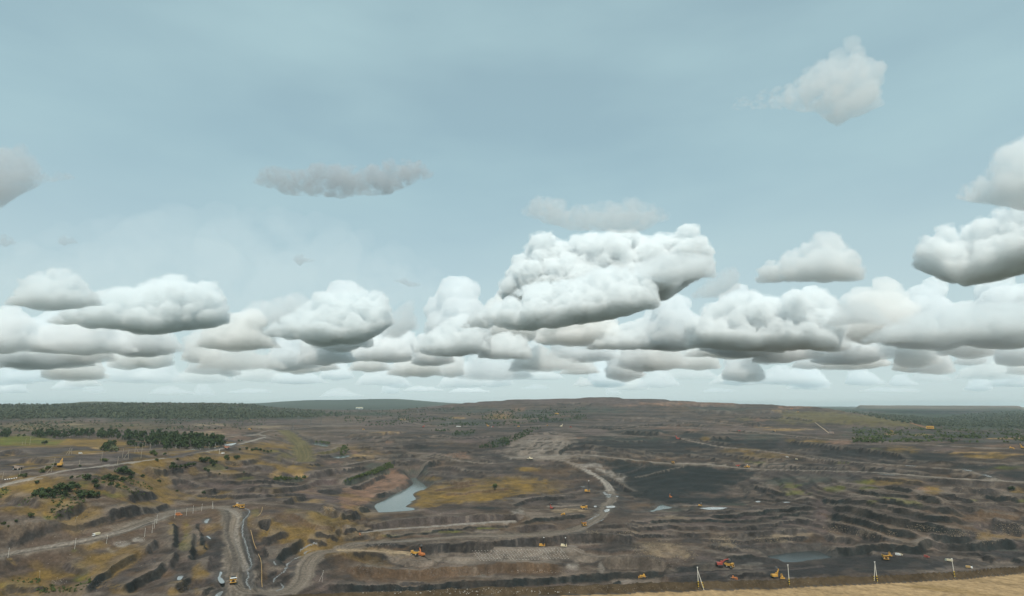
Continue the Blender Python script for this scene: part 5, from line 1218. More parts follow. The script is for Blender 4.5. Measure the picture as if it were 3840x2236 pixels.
def dragline(label, boom=62.0, col='yellow', housec='yellow', el=0.62, light='tan'):
    r = root('dragline', label, 'dragline')
    MB().wheel(0, 0, 0, 1, 1) 
    n = 20; V = []; F = []
    for z, q in ((0, 7.5), (2.2, 7.2)):
        for k in range(n): V.append((q * math.cos(2 * math.pi * k / n), q * math.sin(2 * math.pi * k / n), z))
    F = [tuple(range(n))[::-1], tuple(range(n, 2 * n))] + [(k, (k + 1) % n, n + (k + 1) % n, n + k) for k in range(n)]
    m = MB(); m.p.append((V, F)); m.build('base_tub', 'black', r)
    for x in (-9.2, 9.2): MB().box(x - 1.6, x + 1.6, -8, 7, .1, 1.8, .2, .6).build('walking_shoe', 'black', r)
    h = MB().box(-7.5, 7.5, -15, 5.5, 3.0, 11.5, .4, .4).build('house', housec, r)
    MB().box(-7.7, 7.7, -15.2, 5.7, 2.2, 3.0).build('house_deck', 'black', r)
    for k in range(4): MB().box(-7.6, 7.6, -13.5 + k * 4.6, -11.2 + k * 4.6, 5.4, 7.4).build('window', 'glass', h)
    MB().box(4.6, 7.4, 5.5, 8.2, 3.2, 7.0, .1, .1).build('cab', 'white', r)
    tip = (0, 6 + boom * math.cos(el), 5 + boom * math.sin(el))
    b = MB()
    for x in (-3.2, 3.2): b.bar((x, 6, 4.4), (x * .15, tip[1], tip[2]), .55, .35, 5)
    b.bar((0, 7, 8.5), (0, tip[1], tip[2] + .6), .4, .3, 5)
    for k in range(1, 12):
        t = k / 12; w = 3.2 * (1 - t * .85); y = 6 + (tip[1] - 6) * t; z = 4.4 + (tip[2] - 4.4) * t
        b.bar((-w, y, z), (w, y, z), .22, n=4)
    b.build('boom', light, r)
    MB().bar((-4, -2, 11.5), (0, 2, 24), .45).bar((4, -2, 11.5), (0, 2, 24), .45).bar((0, -11, 11.5), (0, 2, 24), .35).build('gantry_mast', col if col != 'yellow' else 'steel', r)
    MB().bar((0, 2, 24), tip, .22, n=4).bar((.8, 2, 24), (0, 6 + (tip[1] - 6) * .6, 4.4 + (tip[2] - 4.4) * .6), .18, n=4).build('stay_rope', 'steel', r)
    MB().bar(tip, (0, tip[1] - 2, 4), .15, n=4).bar((0, 6, 4), (0, tip[1] - 3, 3), .15, n=4).build('hoist_rope', 'steel', r)
    MB().prism([(tip[1] - 4, .4), (tip[1], .4), (tip[1] + .4, 3), (tip[1] - 3.6, 3.4)], -1.8, 1.8).build('bucket', 'steel', r)
    return r
def put(o, tile, x, y, face=None, s=1.0, dz=0.0, rmin=270.0):
    """set a machine on the ground where the photograph shows its base; face = compass bearing seen from the camera
    (0 away from it, 90 to the right, 180 towards it), taken relative to the line of sight"""
    p = hit(*T(tile, x, y), rmin)
    a = math.atan2(p[0], p[1])
    o.location = (p[0], p[1], p[2] + dz)
    o.rotation_euler = (0, 0, -(a + R(face or 0)))
    s *= 0.9
    o.scale = (s, s, s)
    return o
G1 = 'yellow dump trucks of the mine'
put(dump_truck('yellow dump truck with pale canopy edge driving down the near haul road', group=G1), 'B1', 900, 1275, 178, 1.05)
put(dump_truck('yellow dump truck facing the camera at the head of the haul road bend', group=G1, canopy='yellow'), 'B1', 1030, 195, 176, 1.1)
put(loader('yellow wheel loader beside the truck at the head of the haul road bend'), 'B1', 955, 182, -68, 1.25)
put(dump_truck('yellow dump truck backed up to the orange excavator', group=G1, canopy='yellow'), 'B2', 1062, 872, -70, 1.0)
put(excavator('orange excavator with its boom raised on the pale bench', 'orange', 1.25, 2.2), 'B2', 1155, 890, -40, 1.15)
put(dump_truck('yellow dump truck coming down the dark road below the puddles', group=G1, canopy='orange'), 'B3', 1042, 448, 168, 1.05)
put(dump_truck('yellow dump truck with black bed on the tan bench by the puddles', bed='yellow', group=G1, load='coal', canopy='yellow'), 'B3', 1045, 210, 100, 1.1)
put(dump_truck('yellow dump truck being loaded by the red excavator', group=G1, load='coal', canopy='yellow'), 'B4', 680, 1050, 118, 1.0)
put(excavator('red excavator loading coal beside a yellow truck', 'red', .75, .1), 'B4', 545, 1030, 75, 1.1)
put(dump_truck('yellow dump truck heaped with coal on the dark pit floor', group=G1, load='coal', canopy='yellow'), 'B5', 468, 938, 170, 1.1)
put(drill_rig('yellow drill rig with thin mast on the pale bench', 'yellow', 13), 'B3', 438, 752, 95, .95)
put(drill_rig('cream drill rig with thin mast right of the yellow one', 'cream', 13), 'B3', 752, 757, 95, .95)
put(drill_rig('yellow drill rig with tall black mast on the flat left of the pale track', 'yellow', 18), 'A3', 1092, 1376, 90, 1.25)
put(bulldozer('yellow bulldozer on the dark bench edge below the red excavator'), 'B3', 748, 296, -60, 1.1)
put(excavator('small dark red excavator standing on the tan bench', 'red', 1.1, 2.4), 'B3', 575, 208, -50, .85)
put(bulldozer('yellow bulldozer on the coal floor behind the rim bank'), 'B3', 1895, 1208, -80, 1.4, rmin=420)
put(excavator('big yellow excavator with black boom behind the rim bank', 'yellow', 1.2, 2.3, big=1.2), 'B4', 1345, 1200, 65, 1.0, rmin=420)
put(bulldozer('yellow bulldozer right beside the big yellow excavator'), 'B4', 1438, 1205, 170, 1.15, rmin=420)
put(bulldozer('orange bulldozer half hidden by the rim bank', 'orange'), 'B4', 745, 1224, 90, 1.1, rmin=420)
put(van('small white pickup parked on the pit floor right of the coal truck', 'white', 'pickup', cat='pickup'), 'B5', 650, 880, 80, 1.2)
put(van('tiny pale van right of the white pickup on the pit floor', 'cream'), 'B5', 684, 876, 100, 1.0)
put(bulldozer('yellow bulldozer above the coal truck on the pit floor'), 'B5', 527, 880, 175, 1.1)
put(van('small red van on the pit floor road', 'red'), 'B5', 1065, 910, 90, 1.2)
put(van('pale green box truck with cream rear behind the right hand pole', 'green', 'box_truck', 'cream', 'truck', 8.5, high=3.0), 'B5', 1385, 968, -80, 1.05)
put(van('white cab truck with ochre cargo body near the rim bank', 'white', 'box_truck', 'pipe', 'truck', 7.0, high=2.7), 'B5', 1680, 1066, 82, 1.05)
put(van('white light truck with pale cargo body on the near left haul road', 'white', 'box_truck', 'cream', 'truck', 7.5, high=2.9), 'B0', 1390, 595, -128, 1.2)
put(van('small orange red van parked at the edge of the left haul road', 'orange'), 'B1', 118, 303, 100, 1.6)
put(van('tiny orange vehicle below the brown spoil foot', 'orange'), 'B2', 268, 580, 170, .9)
put(excavator('small orange excavator on the black coal slope', 'orange', 1.2, 2.2), 'B3', 2295, 42, -40, .7)
put(drill_rig('small yellow drill rig at the foot of the black coal slope', 'yellow', 7), 'B4', 255, 165, 90, .7)
# left plain
put(rope_shovel('yellow rope shovel with raised boom on the left plain'), 'A0', 868, 1000, 12, .95)
put(dump_truck('dusty dark dump truck with tan bed on the far left road', 'black', 'dustc', group='dump trucks of the left plain', canopy='dustc'), 'A0', 250, 1052, -55, 1.15)
put(dump_truck('dark dump truck with red bed on the crest road by the tree belt', 'black', 'rust', group='dump trucks of the left plain', canopy='rust'), 'A1', 805, 748, -70, 1.1)
put(van('white van parked below the crest road by the leaning pole', 'white'), 'A1', 750, 822, -80, 1.3)
put(van('white van parked by the timber frame on the left plain', 'white'), 'A0', 1165, 820, 80, 1.2)
# middle and far distance
put(van('white tank truck on the far level road, left of the pair', 'white', 'tank_truck', 'white', 'truck', 9, high=3), 'A2', 1680, 428, -85, 1.2)
put(van('white tank truck on the far level road, right of the pair', 'white', 'tank_truck', 'white', 'truck', 9, high=3), 'A2', 1712, 430, 95, 1.2)
put(excavator('yellow excavator on the far level road in the centre', 'yellow', .9, 2.2), 'A2', 2122, 426, -60, 1.3)
put(van('red and white truck right of the yellow excavator on the far road', 'white', 'box_truck', 'red', 'truck', 8), 'A2', 2190, 436, -85, 1.3)
put(excavator('rusty red excavator where the far road forks', 'red', .9, 2.2), 'A2', 1185, 440, 60, 1.3)
put(bulldozer('tiny yellow bulldozer on the left of the far grey bench'), 'A2', 318, 474, 90, 1.3)
put(dump_truck('far yellow dump truck leftmost on the level road', group='far dump trucks', canopy='yellow'), 'A3', 95, 432, -85, 1.0)
put(dump_truck('far orange yellow dump truck above the pale terraces', group='far dump trucks', canopy='orange'), 'A3', 512, 416, 170, 1.0)
put(excavator('far cream excavator beside the black coal heap', 'cream', 1.0, 2.3), 'A3', 715, 430, 60, 1.3)
put(van('far red van right of the cream excavator', 'red'), 'A3', 852, 438, 90, 2.0)
put(dragline('yellow dragline dumping on the dark green far slope', 40, 'yellow', 'yellow', .6, 'steel'), 'A3', 640, 252, -60, .9)
put(excavator('red excavator on the dark slope right of the black heap', 'red', .8, 2.2), 'A3', 2405, 618, -60, 1.6)
put(dump_truck('yellow dump truck at the right end of the curved grey road', group='far dump trucks', canopy='yellow'), 'A3', 2330, 960, 165, 1.0)
put(grader('cream road grader with black stack on the grey flat'), 'A3', 258, 905, -88, 1.7)
put(dump_truck('red dump truck with black front on the middle right road', 'black', 'red', group='far dump trucks', canopy='red'), 'A4', 805, 1010, 80, 1.0)
put(loader('yellow wheel loader facing the red dump truck on the middle right road'), 'A4', 935, 1024, -75, 1.5)
put(van('white van, upper of two on the sloping right road', 'white'), 'A4', 1515, 872, 100, 1.2)
put(van('cream van, lower of two on the sloping right road', 'cream'), 'A4', 1650, 902, 100, 1.1)
put(dump_truck('far red dump truck on the upper right road', 'red', 'red', group='far dump trucks', canopy='red'), 'A4', 820, 497, 85, .9)
put(dump_truck('far yellow dump truck with black bed on the upper right road', 'yellow', 'black', group='far dump trucks', canopy='yellow'), 'A4', 1320, 508, 80, 1.0)
put(dump_truck('far orange dump truck on the skyline of the spoil hill', 'orange', 'orange', group='far dump trucks', canopy='orange'), 'A4', 1582, 176, 90, 1.3)
put(dump_truck('far yellow dump truck on the winding track below the skyline', group='far dump trucks', canopy='yellow'), 'A4', 1670, 222, 120, 1.2)
put(dragline('dragline with long pale boom pointing left', 76, 'steel', 'dustc', .72), 'A4', 2140, 535, -82, .75)
put(dragline('big yellow dragline on the grassy hill at the right', 46, 'black', 'yellow', .35, 'rust'), 'A5', 1090, 468, -85, 1.25)
put(bulldozer('far yellow bulldozer at the end of the pale upper right road'), 'A5', 2290, 752, 80, 1.5)
put(excavator('yellow excavator cut by the right picture edge', 'yellow', 1.0, 2.2), 'A5', 2462, 748, -60, 1.2)
put(bulldozer('tiny yellow bulldozer in the scrub left of the big dragline'), 'A5', 555, 503, 90, 1.6)
put(bulldozer('tiny yellow bulldozer on the tan ground behind the tree belt'), 'A1', 1140, 474, 90, 1.6)

# ------------------------------------------------------------------ poles, frames and pipes
def at_len(px, h_px):
    return h_px
def pole(label, tile, x, y, h, lean=(0, 0), r=.16, bands=0, strut=None, mat='concrete', group=None, arm=False, name='power_pole', cat='pole'):
    p = hit(*T(tile, x, y))
    o = root(name, label, cat, group); o.location = p
    top = (lean[0], lean[1], h)
    s = MB().bar((0, 0, -1.0), top, r, r * .7, 8).build('shaft', mat, o)
    legs = [((0, 0), top)]
    if strut is not None:
        a = math.atan2(p[0], p[1]); rx, ry = math.cos(a), -math.sin(a)
        q = (rx * strut, ry * strut)
        e = (lean[0], lean[1], h * .88)
        MB().bar((q[0], q[1], -1.0), e, r, r * .7, 8).build('strut', mat, o)
        legs.append((q, e))
    if bands:
        for (bx, by), tp in legs:
            for k in range(bands * 2):
                t0, t1 = (k * .55) / h, (k * .55 + .55) / h
                f = lambda t: (bx + (tp[0] - bx) * t, by + (tp[1] - by) * t, tp[2] * t)
                MB().bar(f(t0), f(t1), r * 1.12, r * 1.12, 8).build('band', 'band' if k % 2 else 'black', s)
    MB().box(-.3 + lean[0], .3 + lean[0], -.12 + lean[1], .12 + lean[1], h, h + .25).build('insulator', 'white', o)
    if arm: MB().bar((lean[0] - 1.2, lean[1], h * .93), (lean[0] + 1.2, lean[1], h * .93), .08, n=4).build('crossarm', 'steel', o)
    return o
GP = 'striped poles along the rim road'
pole('striped concrete pole with a strut, leftmost on the rim road', 'B4', 230, 1350, 9.6, bands=3, strut=2.6, group=GP, r=.2)
pole('single striped concrete pole right of the big yellow excavator', 'B4', 1547, 1312, 9.6, bands=3, group=GP, r=.2)
pole('striped concrete pole with a strut below the coal truck', 'B5', 352, 1268, 9.8, (-.4, 0), bands=3, strut=-1.7, group=GP, r=.2)
pole('single striped concrete pole at the right end of the rim road', 'B5', 1472, 1202, 9.4, (-.4, 0), bands=3, group=GP, r=.2)
GH = 'grey poles along the near left haul road'
for k, (t, x, y, h, lab) in enumerate((('B0', 115, 915, 9.5, 'grey pole at the far left of the haul road above the ochre heap'), ('B0', 1080, 788, 11, 'tall grey pole left of the white light truck'), ('B0', 1540, 708, 9, 'grey pole right below the white light truck'),
    ('B0', 2093, 612, 10, 'grey pole beside the pale stone heaps'), ('B0', 2200, 556, 11, 'first of three close grey poles on the road edge'), ('B0', 2230, 490, 11, 'second of three close grey poles on the road edge'), ('B0', 2267, 416, 10, 'third of three close grey poles on the road edge'),
    ('B1', 58, 340, 10, 'grey pole just left of the orange van'), ('B1', 225, 302, 10, 'grey pole first right of the orange van'), ('B1', 322, 270, 10, 'grey pole second right of the orange van'), ('B1', 448, 236, 9.5, 'grey pole third right of the orange van'))):
    pole(lab, t, x, y, h, (0.15 * (k % 3 - 1), 0), group=GH, r=.17)
pole('grey pole with a strut at the bend of the haul road', 'B1', 600, 208, 10, strut=1.6, group=GH, r=.17)
pole('weathered wooden pole leaning on the grassy near left slope', 'B0', 575, 1255, 9.5, (-1.6, .3), mat='wood', r=.16)
pole('thin leaning wooden pole on the brown step above the haul road', 'B0', 1085, 395, 6, (1.6, 0), mat='wood', r=.13)
pole('slim double pole on the dark floor by the loop road', 'B1', 2190, 1268, 12, (.8, 0), strut=-4, r=.12)
pole('pale pole below the crest road by the white van', 'A1', 702, 825, 10, r=.3)
GW = 'wooden poles of the left plain'
for x, y, h, st, lab in ((1000, 828, 12, -5, 'wooden pole with strut, left half of the timber frame on the plain'), (1035, 825, 11, -5, 'wooden pole with strut, right half of the timber frame on the plain'), (1950, 805, 13, 6, 'wooden pole with long strut in front of the scrub'), (2050, 810, 17, None, 'tall wooden pole by the scrub on the plain'), (1855, 890, 14, -7, 'wooden pole with strut beside the dark heap'),
    (1770, 875, 14, None, 'bent wooden pole left of the dark heap'), (1465, 935, 14, None, 'wooden pole in front of the dark heap'), (2170, 760, 15, None, 'wooden pole in front of the dark belt, left of two'), (2100, 725, 12, None, 'wooden pole in front of the dark belt, farther left'), (2240, 690, 12, 6, 'braced wooden pole against the dark belt'), (2310, 680, 10, 5, 'short braced wooden pole against the dark belt'),
    (1700, 980, 12, None, 'wooden pole on the crest track'), (1145, 990, 8, None, 'short wooden pole right of the yellow rope shovel'), (768, 1020, 14, None, 'wooden pole left of the yellow rope shovel'), (640, 1080, 8, -4, 'short braced wooden pole, left of two by the crest track'), (740, 1085, 9, -5, 'short braced wooden pole, right of two by the crest track'), (280, 1155, 12, None, 'wooden pole above the bush at the left'), (30, 1195, 10, None, 'wooden pole at the left picture edge'),
    (365, 690, 14, None, 'pale post in the field, middle of three'), (430, 690, 17, None, 'pale post in the field, tallest of three'), (320, 690, 7, None, 'pale post in the field, shortest of three'), (2040, 885, 9, None, 'leaning post with a pale foot by the dark heap')):
    pole(lab, 'A0', x, y, h, (trng.uniform(-.5, .9), 0), mat='wood', r=.30, strut=st, group=GW)
def pylon(label, tile, x, y, h, group):
    o = root('lattice_pylon', label, 'pylon', group); o.location = hit(*T(tile, x, y))
    b = h * .13; m = MB()
    for sx in (-1, 1):
        for sy in (-1, 1): m.bar((sx * b, sy * b, -1), (sx * b * .16, sy * b * .16, h), .28, .2, 4)
    m.build('leg_frame', 'steel', o)
    br = MB()
    for k in range(6):
        t0, t1 = k / 6, (k + 1) / 6; w0, w1 = b * (1 - .84 * t0), b * (1 - .84 * t1)
        br.bar((-w0, -w0, h * t0), (w1, -w1, h * t1), .16, n=4).bar((w0, w0, h * t0), (-w1, w1, h * t1), .16, n=4).bar((-w0, w0, h * t0), (-w1, -w1, h * t1), .16, n=4)
    br.build('brace', 'steel', o)
    for z in (.72, .84, .96): MB().bar((-h * .16, 0, h * z), (h * .16, 0, h * z), .25, n=4).build('crossarm', 'steel', o)
GL = 'lattice pylons of the far power line'
for t, x, y, h, lab in (('A1', 1850, 358, 30, 'lattice pylon by the far sheds'), ('A1', 2030, 412, 30, 'lattice pylon on the grey flat behind the olive ramp'), ('A1', 2175, 392, 28, 'lattice pylon right of the one on the grey flat'), ('A1', 1765, 472, 24, 'dark lattice pylon at the bend of the far road'), ('A2', 1103, 268, 38, 'tall lattice pylon in front of the far green hill'), ('A2', 575, 295, 30, 'lattice pylon left of the tall one'), ('A1', 2390, 370, 24, 'small lattice pylon on the skyline road')):
    pylon(lab, t, x, y, h, GL)
def pipe(label, tile, pts, r, mat='pipe', name='pipeline', cat='pipeline', lift=.25):
    P = [hit(*q) for q in resample([T(tile, *p) for p in pts], 5)]
    c = P[0].copy(); m = MB()
    for a, b in zip(P[:-1], P[1:]): m.bar(a - c + [0, 0, lift], b - c + [0, 0, lift], r, n=6)
    o = m.build(name, mat, None); o.location = c
    return tag(o, label, cat)
pipe('yellow pipe running down beside the main haul road, upper length', 'B1', [(1158, 512), (1180, 600), (1205, 700), (1240, 785)], .28)
pipe('yellow pipe running down beside the main haul road, lower length', 'B1', [(1268, 860), (1305, 950), (1318, 1100), (1318, 1250), (1325, 1340)], .28)
pipe('short curved yellow pipe on the olive bank', 'B1', [(1328, 178), (1318, 240), (1290, 285), (1258, 312)], .25)
pipe('black power cable trailing from the orange excavator', 'B2', [(1200, 895), (1235, 920), (1265, 938), (1295, 940)], .45, 'black', 'power_cable', 'cable')
# striped road barrier of the left plain
bo = root('road_barrier', 'long low black and white barrier beside the far left road', 'barrier')
b0 = hit(*T('A0', 50, 1200)); b1 = hit(*T('A0', 245, 1172)); bo.location = b0
for k in range(12):
    q0 = (b1 - b0) * k / 12; q1 = (b1 - b0) * (k + 1) / 12
    MB().beam((q0[0], q0[1], q0[2] + .5), (q1[0], q1[1], q1[2] + .5), .6, .6).build('block', 'white' if k % 2 else 'black', bo)
# far pale building with two gables
fb = root('far_building', 'white twin gabled building in the hazy valley', 'building'); fp = hit(*T('A2', 262, 172)); fb.location = fp
for k in (-1, 1):
    MB().prism([(-14, 0), (14, 0), (14, 10), (0, 17), (-14, 10)], k * 17 - 15, k * 17 + 15).build('wall', 'white', fb)
    rf = MB().prism([(-15.5, 9.6), (0, 17.4), (15.5, 9.6), (15.5, 10.6), (0, 18.4), (-15.5, 10.6)], k * 17 - 16, k * 17 + 16).build('roof', 'cream', fb)
    MB().box(k * 17 - 4, k * 17 + 4, -14.2, -13.9, 0, 7).build('door', 'steel', fb)
fb.scale = (1.3, 1.3, 1.3)

# ------------------------------------------------------------------ loose stones
def stones(name, label, cat, spots, smin, smax, mat, seed):
    rng = np.random.RandomState(seed); V = []; F = []
    base = np.array([(1, 0, 0), (-1, 0, 0), (0, 1, 0), (0, -1, 0), (0, 0, 1), (0, 0, -.6)], float)
    fs = [(0, 2, 4), (2, 1, 4), (1, 3, 4), (3, 0, 4), (2, 0, 5), (1, 2, 5), (3, 1, 5), (0, 3, 5)]
    for p in spots:
        s = 0.6 * smin * (smax / smin) ** (rng.rand() ** 2)
        a = rng.rand() * 6.28; c, q = math.cos(a), math.sin(a)
        v = base * (s * (0.6 + .7 * rng.rand(6, 1))) * np.array([1.2, .9, .8])
        v = np.stack([v[:, 0] * c - v[:, 1] * q, v[:, 0] * q + v[:, 1] * c, v[:, 2]], 1) + p
        i = len(V); V += list(v); F += [tuple(k + i for k in f) for f in fs]
    me = fast_mesh(name, np.array(V), np.array(F), False); me.materials.append(mat)
    o = bpy.data.objects.new(name, me); COL.objects.link(o)
    tag(o, label, cat, kind='stuff')
STONE = {'tan': plain('tan_stone', (.25, .19, .125), .9, vary=.35, scale=.2), 'grey': plain('grey_stone', (.15, .135, .12), .9, vary=.4, scale=.2), 'pale': plain('pale_stone', (.36, .33, .29), .9, vary=.2, scale=.2), 'dark': plain('dark_stone', (.055, .05, .048), .9, vary=.4, scale=.2), 'rust': plain('rust_stone', (.24, .15, .10), .9, vary=.3, scale=.2)}
def ell(tile, cx, cy, rx, ry, n):
    out = []
    for k in range(n):
        a = trng.uniform(0, 6.28); q = trng.random() ** .6
        out.append(T(tile, cx + rx * q * math.cos(a), cy + ry * q * math.sin(a)))
    return list(hit_many(out))
stones('rubble', 'tan broken rock strewn over the blasted bench right of centre', 'rubble', ell('B3', 2150, 790, 420, 130, 420) + ell('B4', 60, 880, 160, 80, 120) + ell('B4', 600, 690, 240, 100, 240) + ell('B4', 1350, 640, 380, 60, 180) + ell('B4', 2250, 500, 250, 60, 120) + ell('B3', 1680, 550, 190, 22, 90) + ell('B3', 1170, 540, 120, 25, 60), .5, 1.7, STONE['tan'], 1)
stones('rubble', 'tan rock fallen below the stepped faces at the far right', 'rubble', ell('B5', 1000, 480, 300, 50, 160) + ell('B5', 1500, 560, 350, 50, 160) + ell('B5', 2250, 490, 280, 90, 260) + ell('B5', 1950, 640, 180, 90, 120) + ell('B5', 300, 560, 350, 60, 140) + ell('A5', 1000, 1340, 150, 40, 80) + ell('A5', 1600, 1330, 350, 50, 60), .5, 1.6, STONE['tan'], 2)
stones('rubble', 'grey broken rock on the benches of the pit', 'rubble', ell('B4', 900, 220, 900, 70, 300) + ell('B4', 700, 760, 450, 90, 250) + ell('B4', 1700, 280, 350, 50, 120) + ell('B3', 2300, 900, 400, 60, 150) + ell('B3', 2000, 340, 500, 60, 160) + ell('B2', 1600, 1120, 700, 70, 200) + ell('B2', 400, 1050, 250, 120, 160) + ell('A4', 1500, 1010, 900, 30, 150) + ell('B3', 2100, 600, 300, 60, 100), .45, 1.3, STONE['grey'], 3)
stones('rubble', 'dark rock spilled along the near left faces', 'rubble', ell('B0', 1500, 1310, 250, 80, 160) + ell('B0', 2100, 1000, 300, 120, 160) + ell('B0', 1050, 290, 300, 80, 140) + ell('B1', 1380, 500, 110, 70, 80) + ell('B1', 200, 1330, 150, 70, 80) + ell('B2', 900, 1310, 500, 30, 120) + ell('A1', 250, 1250, 400, 80, 120) + ell('A1', 1600, 1340, 600, 60, 160), .5, 1.8, STONE['dark'], 4)
stones('rubble', 'pale stones dotted over the whole pit', 'rubble', ell('B0', 1770, 710, 110, 42, 90) + ell('B0', 2010, 650, 90, 38, 60) + ell('B0', 850, 1250, 120, 50, 40) + ell('B1', 2280, 210, 110, 80, 110) + ell('B2', 1450, 250, 250, 50, 60) + ell('B2', 560, 715, 280, 22, 80) + ell('B3', 500, 800, 520, 50, 160) + ell('B3', 400, 1110, 500, 25, 90) + ell('B3', 2300, 950, 300, 120, 90) + ell('B2', 1700, 1400, 1700, 50, 120) + ell('B4', 1500, 100, 400, 60, 40) + ell('B1', 1300, 500, 500, 500, 50) + ell('B0', 1300, 900, 1000, 500, 80) + ell('A3', 1450, 1420, 130, 40, 40), .3, .9, STONE['pale'], 5)
stones('rubble', 'rust coloured rock on the spoil hill by the teal pond', 'rubble', ell('B2', 180, 100, 200, 100, 140) + ell('A2', 400, 1380, 280, 80, 140) + ell('A1', 1520, 1120, 100, 50, 60) + ell('A1', 1860, 1130, 100, 40, 60) + ell('A1', 900, 970, 220, 40, 70), .5, 1.6, STONE['rust'], 6)
stones('rubble', 'small stones in the bank along the rim road', 'rubble', ell('B2', 1500, 1400, 1400, 35, 200) + ell('B3', 1200, 1350, 1300, 40, 200) + ell('B4', 1200, 1270, 1300, 45, 120) + ell('B5', 1200, 1150, 1200, 60, 90), .10, .3, STONE['pale'], 7)

# rows of small heaps thrown up round the blast holes of the pale bench
cut = []
for j in range(8):
    for i in range(30):
        if trng.random() < .12: continue
        cut.append(T('B2', 1900 + i * 44 + j * 16 + trng.uniform(-5, 5), 812 + j * 20 - i * 1.1 + trng.uniform(-2, 2)))
CV = []; CFc = []
for p in hit_many(cut):
    i = len(CV); r_ = trng.uniform(.7, 1.1)
    CV += [p + [r_ * math.cos(a), r_ * math.sin(a), -.05] for a in (0, 1.05, 2.1, 3.14, 4.19, 5.24)] + [p + [0, 0, .55]]
    CFc += [(i + k, i + (k + 1) % 6, i + 6) for k in range(6)]
me = fast_mesh('drill_cuttings', np.array(CV), np.array(CFc), False); me.materials.append(STONE['pale'])
o = bpy.data.objects.new('drill_cuttings', me); COL.objects.link(o)
tag(o, 'rows of small pale heaps round the blast holes of the pale bench', 'heaps', kind='stuff')
# ------------------------------------------------------------------ clouds
def surface_nets(Fv, level=0.0):
    S = Fv > level
    nx, ny, nz = Fv.shape
    cnt = np.zeros((nx - 1, ny - 1, nz - 1), np.int8)
    for a in (0, 1):
        for b in (0, 1):
            for c in (0, 1):
                cnt += S[a:nx - 1 + a, b:ny - 1 + b, c:nz - 1 + c]
    act = (cnt > 0) & (cnt < 8)
    idx = -np.ones(act.shape, np.int32)
    cells = np.argwhere(act)
    idx[act] = np.arange(len(cells))
    acc = np.zeros((len(cells), 3), np.float32); num = np.zeros(len(cells), np.float32)
    ci, cj, ck = cells.T
    for ax in range(3):
        for a in (0, 1):
            for b in (0, 1):
                o0 = [0, 0, 0]; o1 = [0, 0, 0]
                oth = [q for q in range(3) if q != ax]
                o0[oth[0]] = a; o0[oth[1]] = b
                o1[:] = o0; o1[ax] = 1
                f0 = Fv[ci + o0[0], cj + o0[1], ck + o0[2]] - level
                f1 = Fv[ci + o1[0], cj + o1[1], ck + o1[2]] - level
                cr = (f0 > 0) != (f1 > 0)
                t = np.where(cr, f0 / np.where(cr, f0 - f1, 1), 0)
                p = np.array(o0, np.float32)[None, :].repeat(len(cells), 0)
                p[:, ax] += t
                acc += p * cr[:, None]; num += cr
    V = cells + acc / num[:, None]
    quads = []
    for ax in range(3):
        oth = [q for q in range(3) if q != ax]
        sl0 = [slice(None)] * 3; sl1 = [slice(None)] * 3
        sl0[ax] = slice(0, -1); sl1[ax] = slice(1, None)
        A = S[tuple(sl0)]; B = S[tuple(sl1)]
        for flip in (False, True):
            e = np.argwhere((A & ~B) if not flip else (~A & B))
            if not len(e): continue
            ok = np.ones(len(e), bool)
            for q in oth: ok &= (e[:, q] > 0) & (e[:, q] < Fv.shape[q] - 1)
            e = e[ok]
            def g(da, db):
                w = e.copy(); w[:, oth[0]] += da; w[:, oth[1]] += db
                return idx[w[:, 0], w[:, 1], w[:, 2]]
            q = np.stack([g(-1, -1), g(0, -1), g(0, 0), g(-1, 0)], 1)
            if (ax == 1) != flip: q = q[:, ::-1]
            quads.append(q)
    return V, np.concatenate(quads)

_vol_cache = {}
def cloud_mat(sigma, col=(0.995, 0.995, 0.995), absorb=0.0):
    key = (round(sigma, 7), col, absorb)
    if key in _vol_cache: return _vol_cache[key]
    m = bpy.data.materials.new('cloud_vapour')
    m.use_nodes = True
    nt = m.node_tree
    nt.nodes.clear()
    out = nt.nodes.new('ShaderNodeOutputMaterial')
    pv = nt.nodes.new('ShaderNodeVolumePrincipled')
    pv.inputs['Color'].default_value = (*col, 1)
    pv.inputs['Density'].default_value = sigma
    pv.inputs['Anisotropy'].default_value = 0.0
    nt.links.new(pv.outputs['Volume'], out.inputs['Volume'])
    try: m.volume_intersection_method = 'FAST'
    except Exception: pass
    _vol_cache[key] = m
    return m

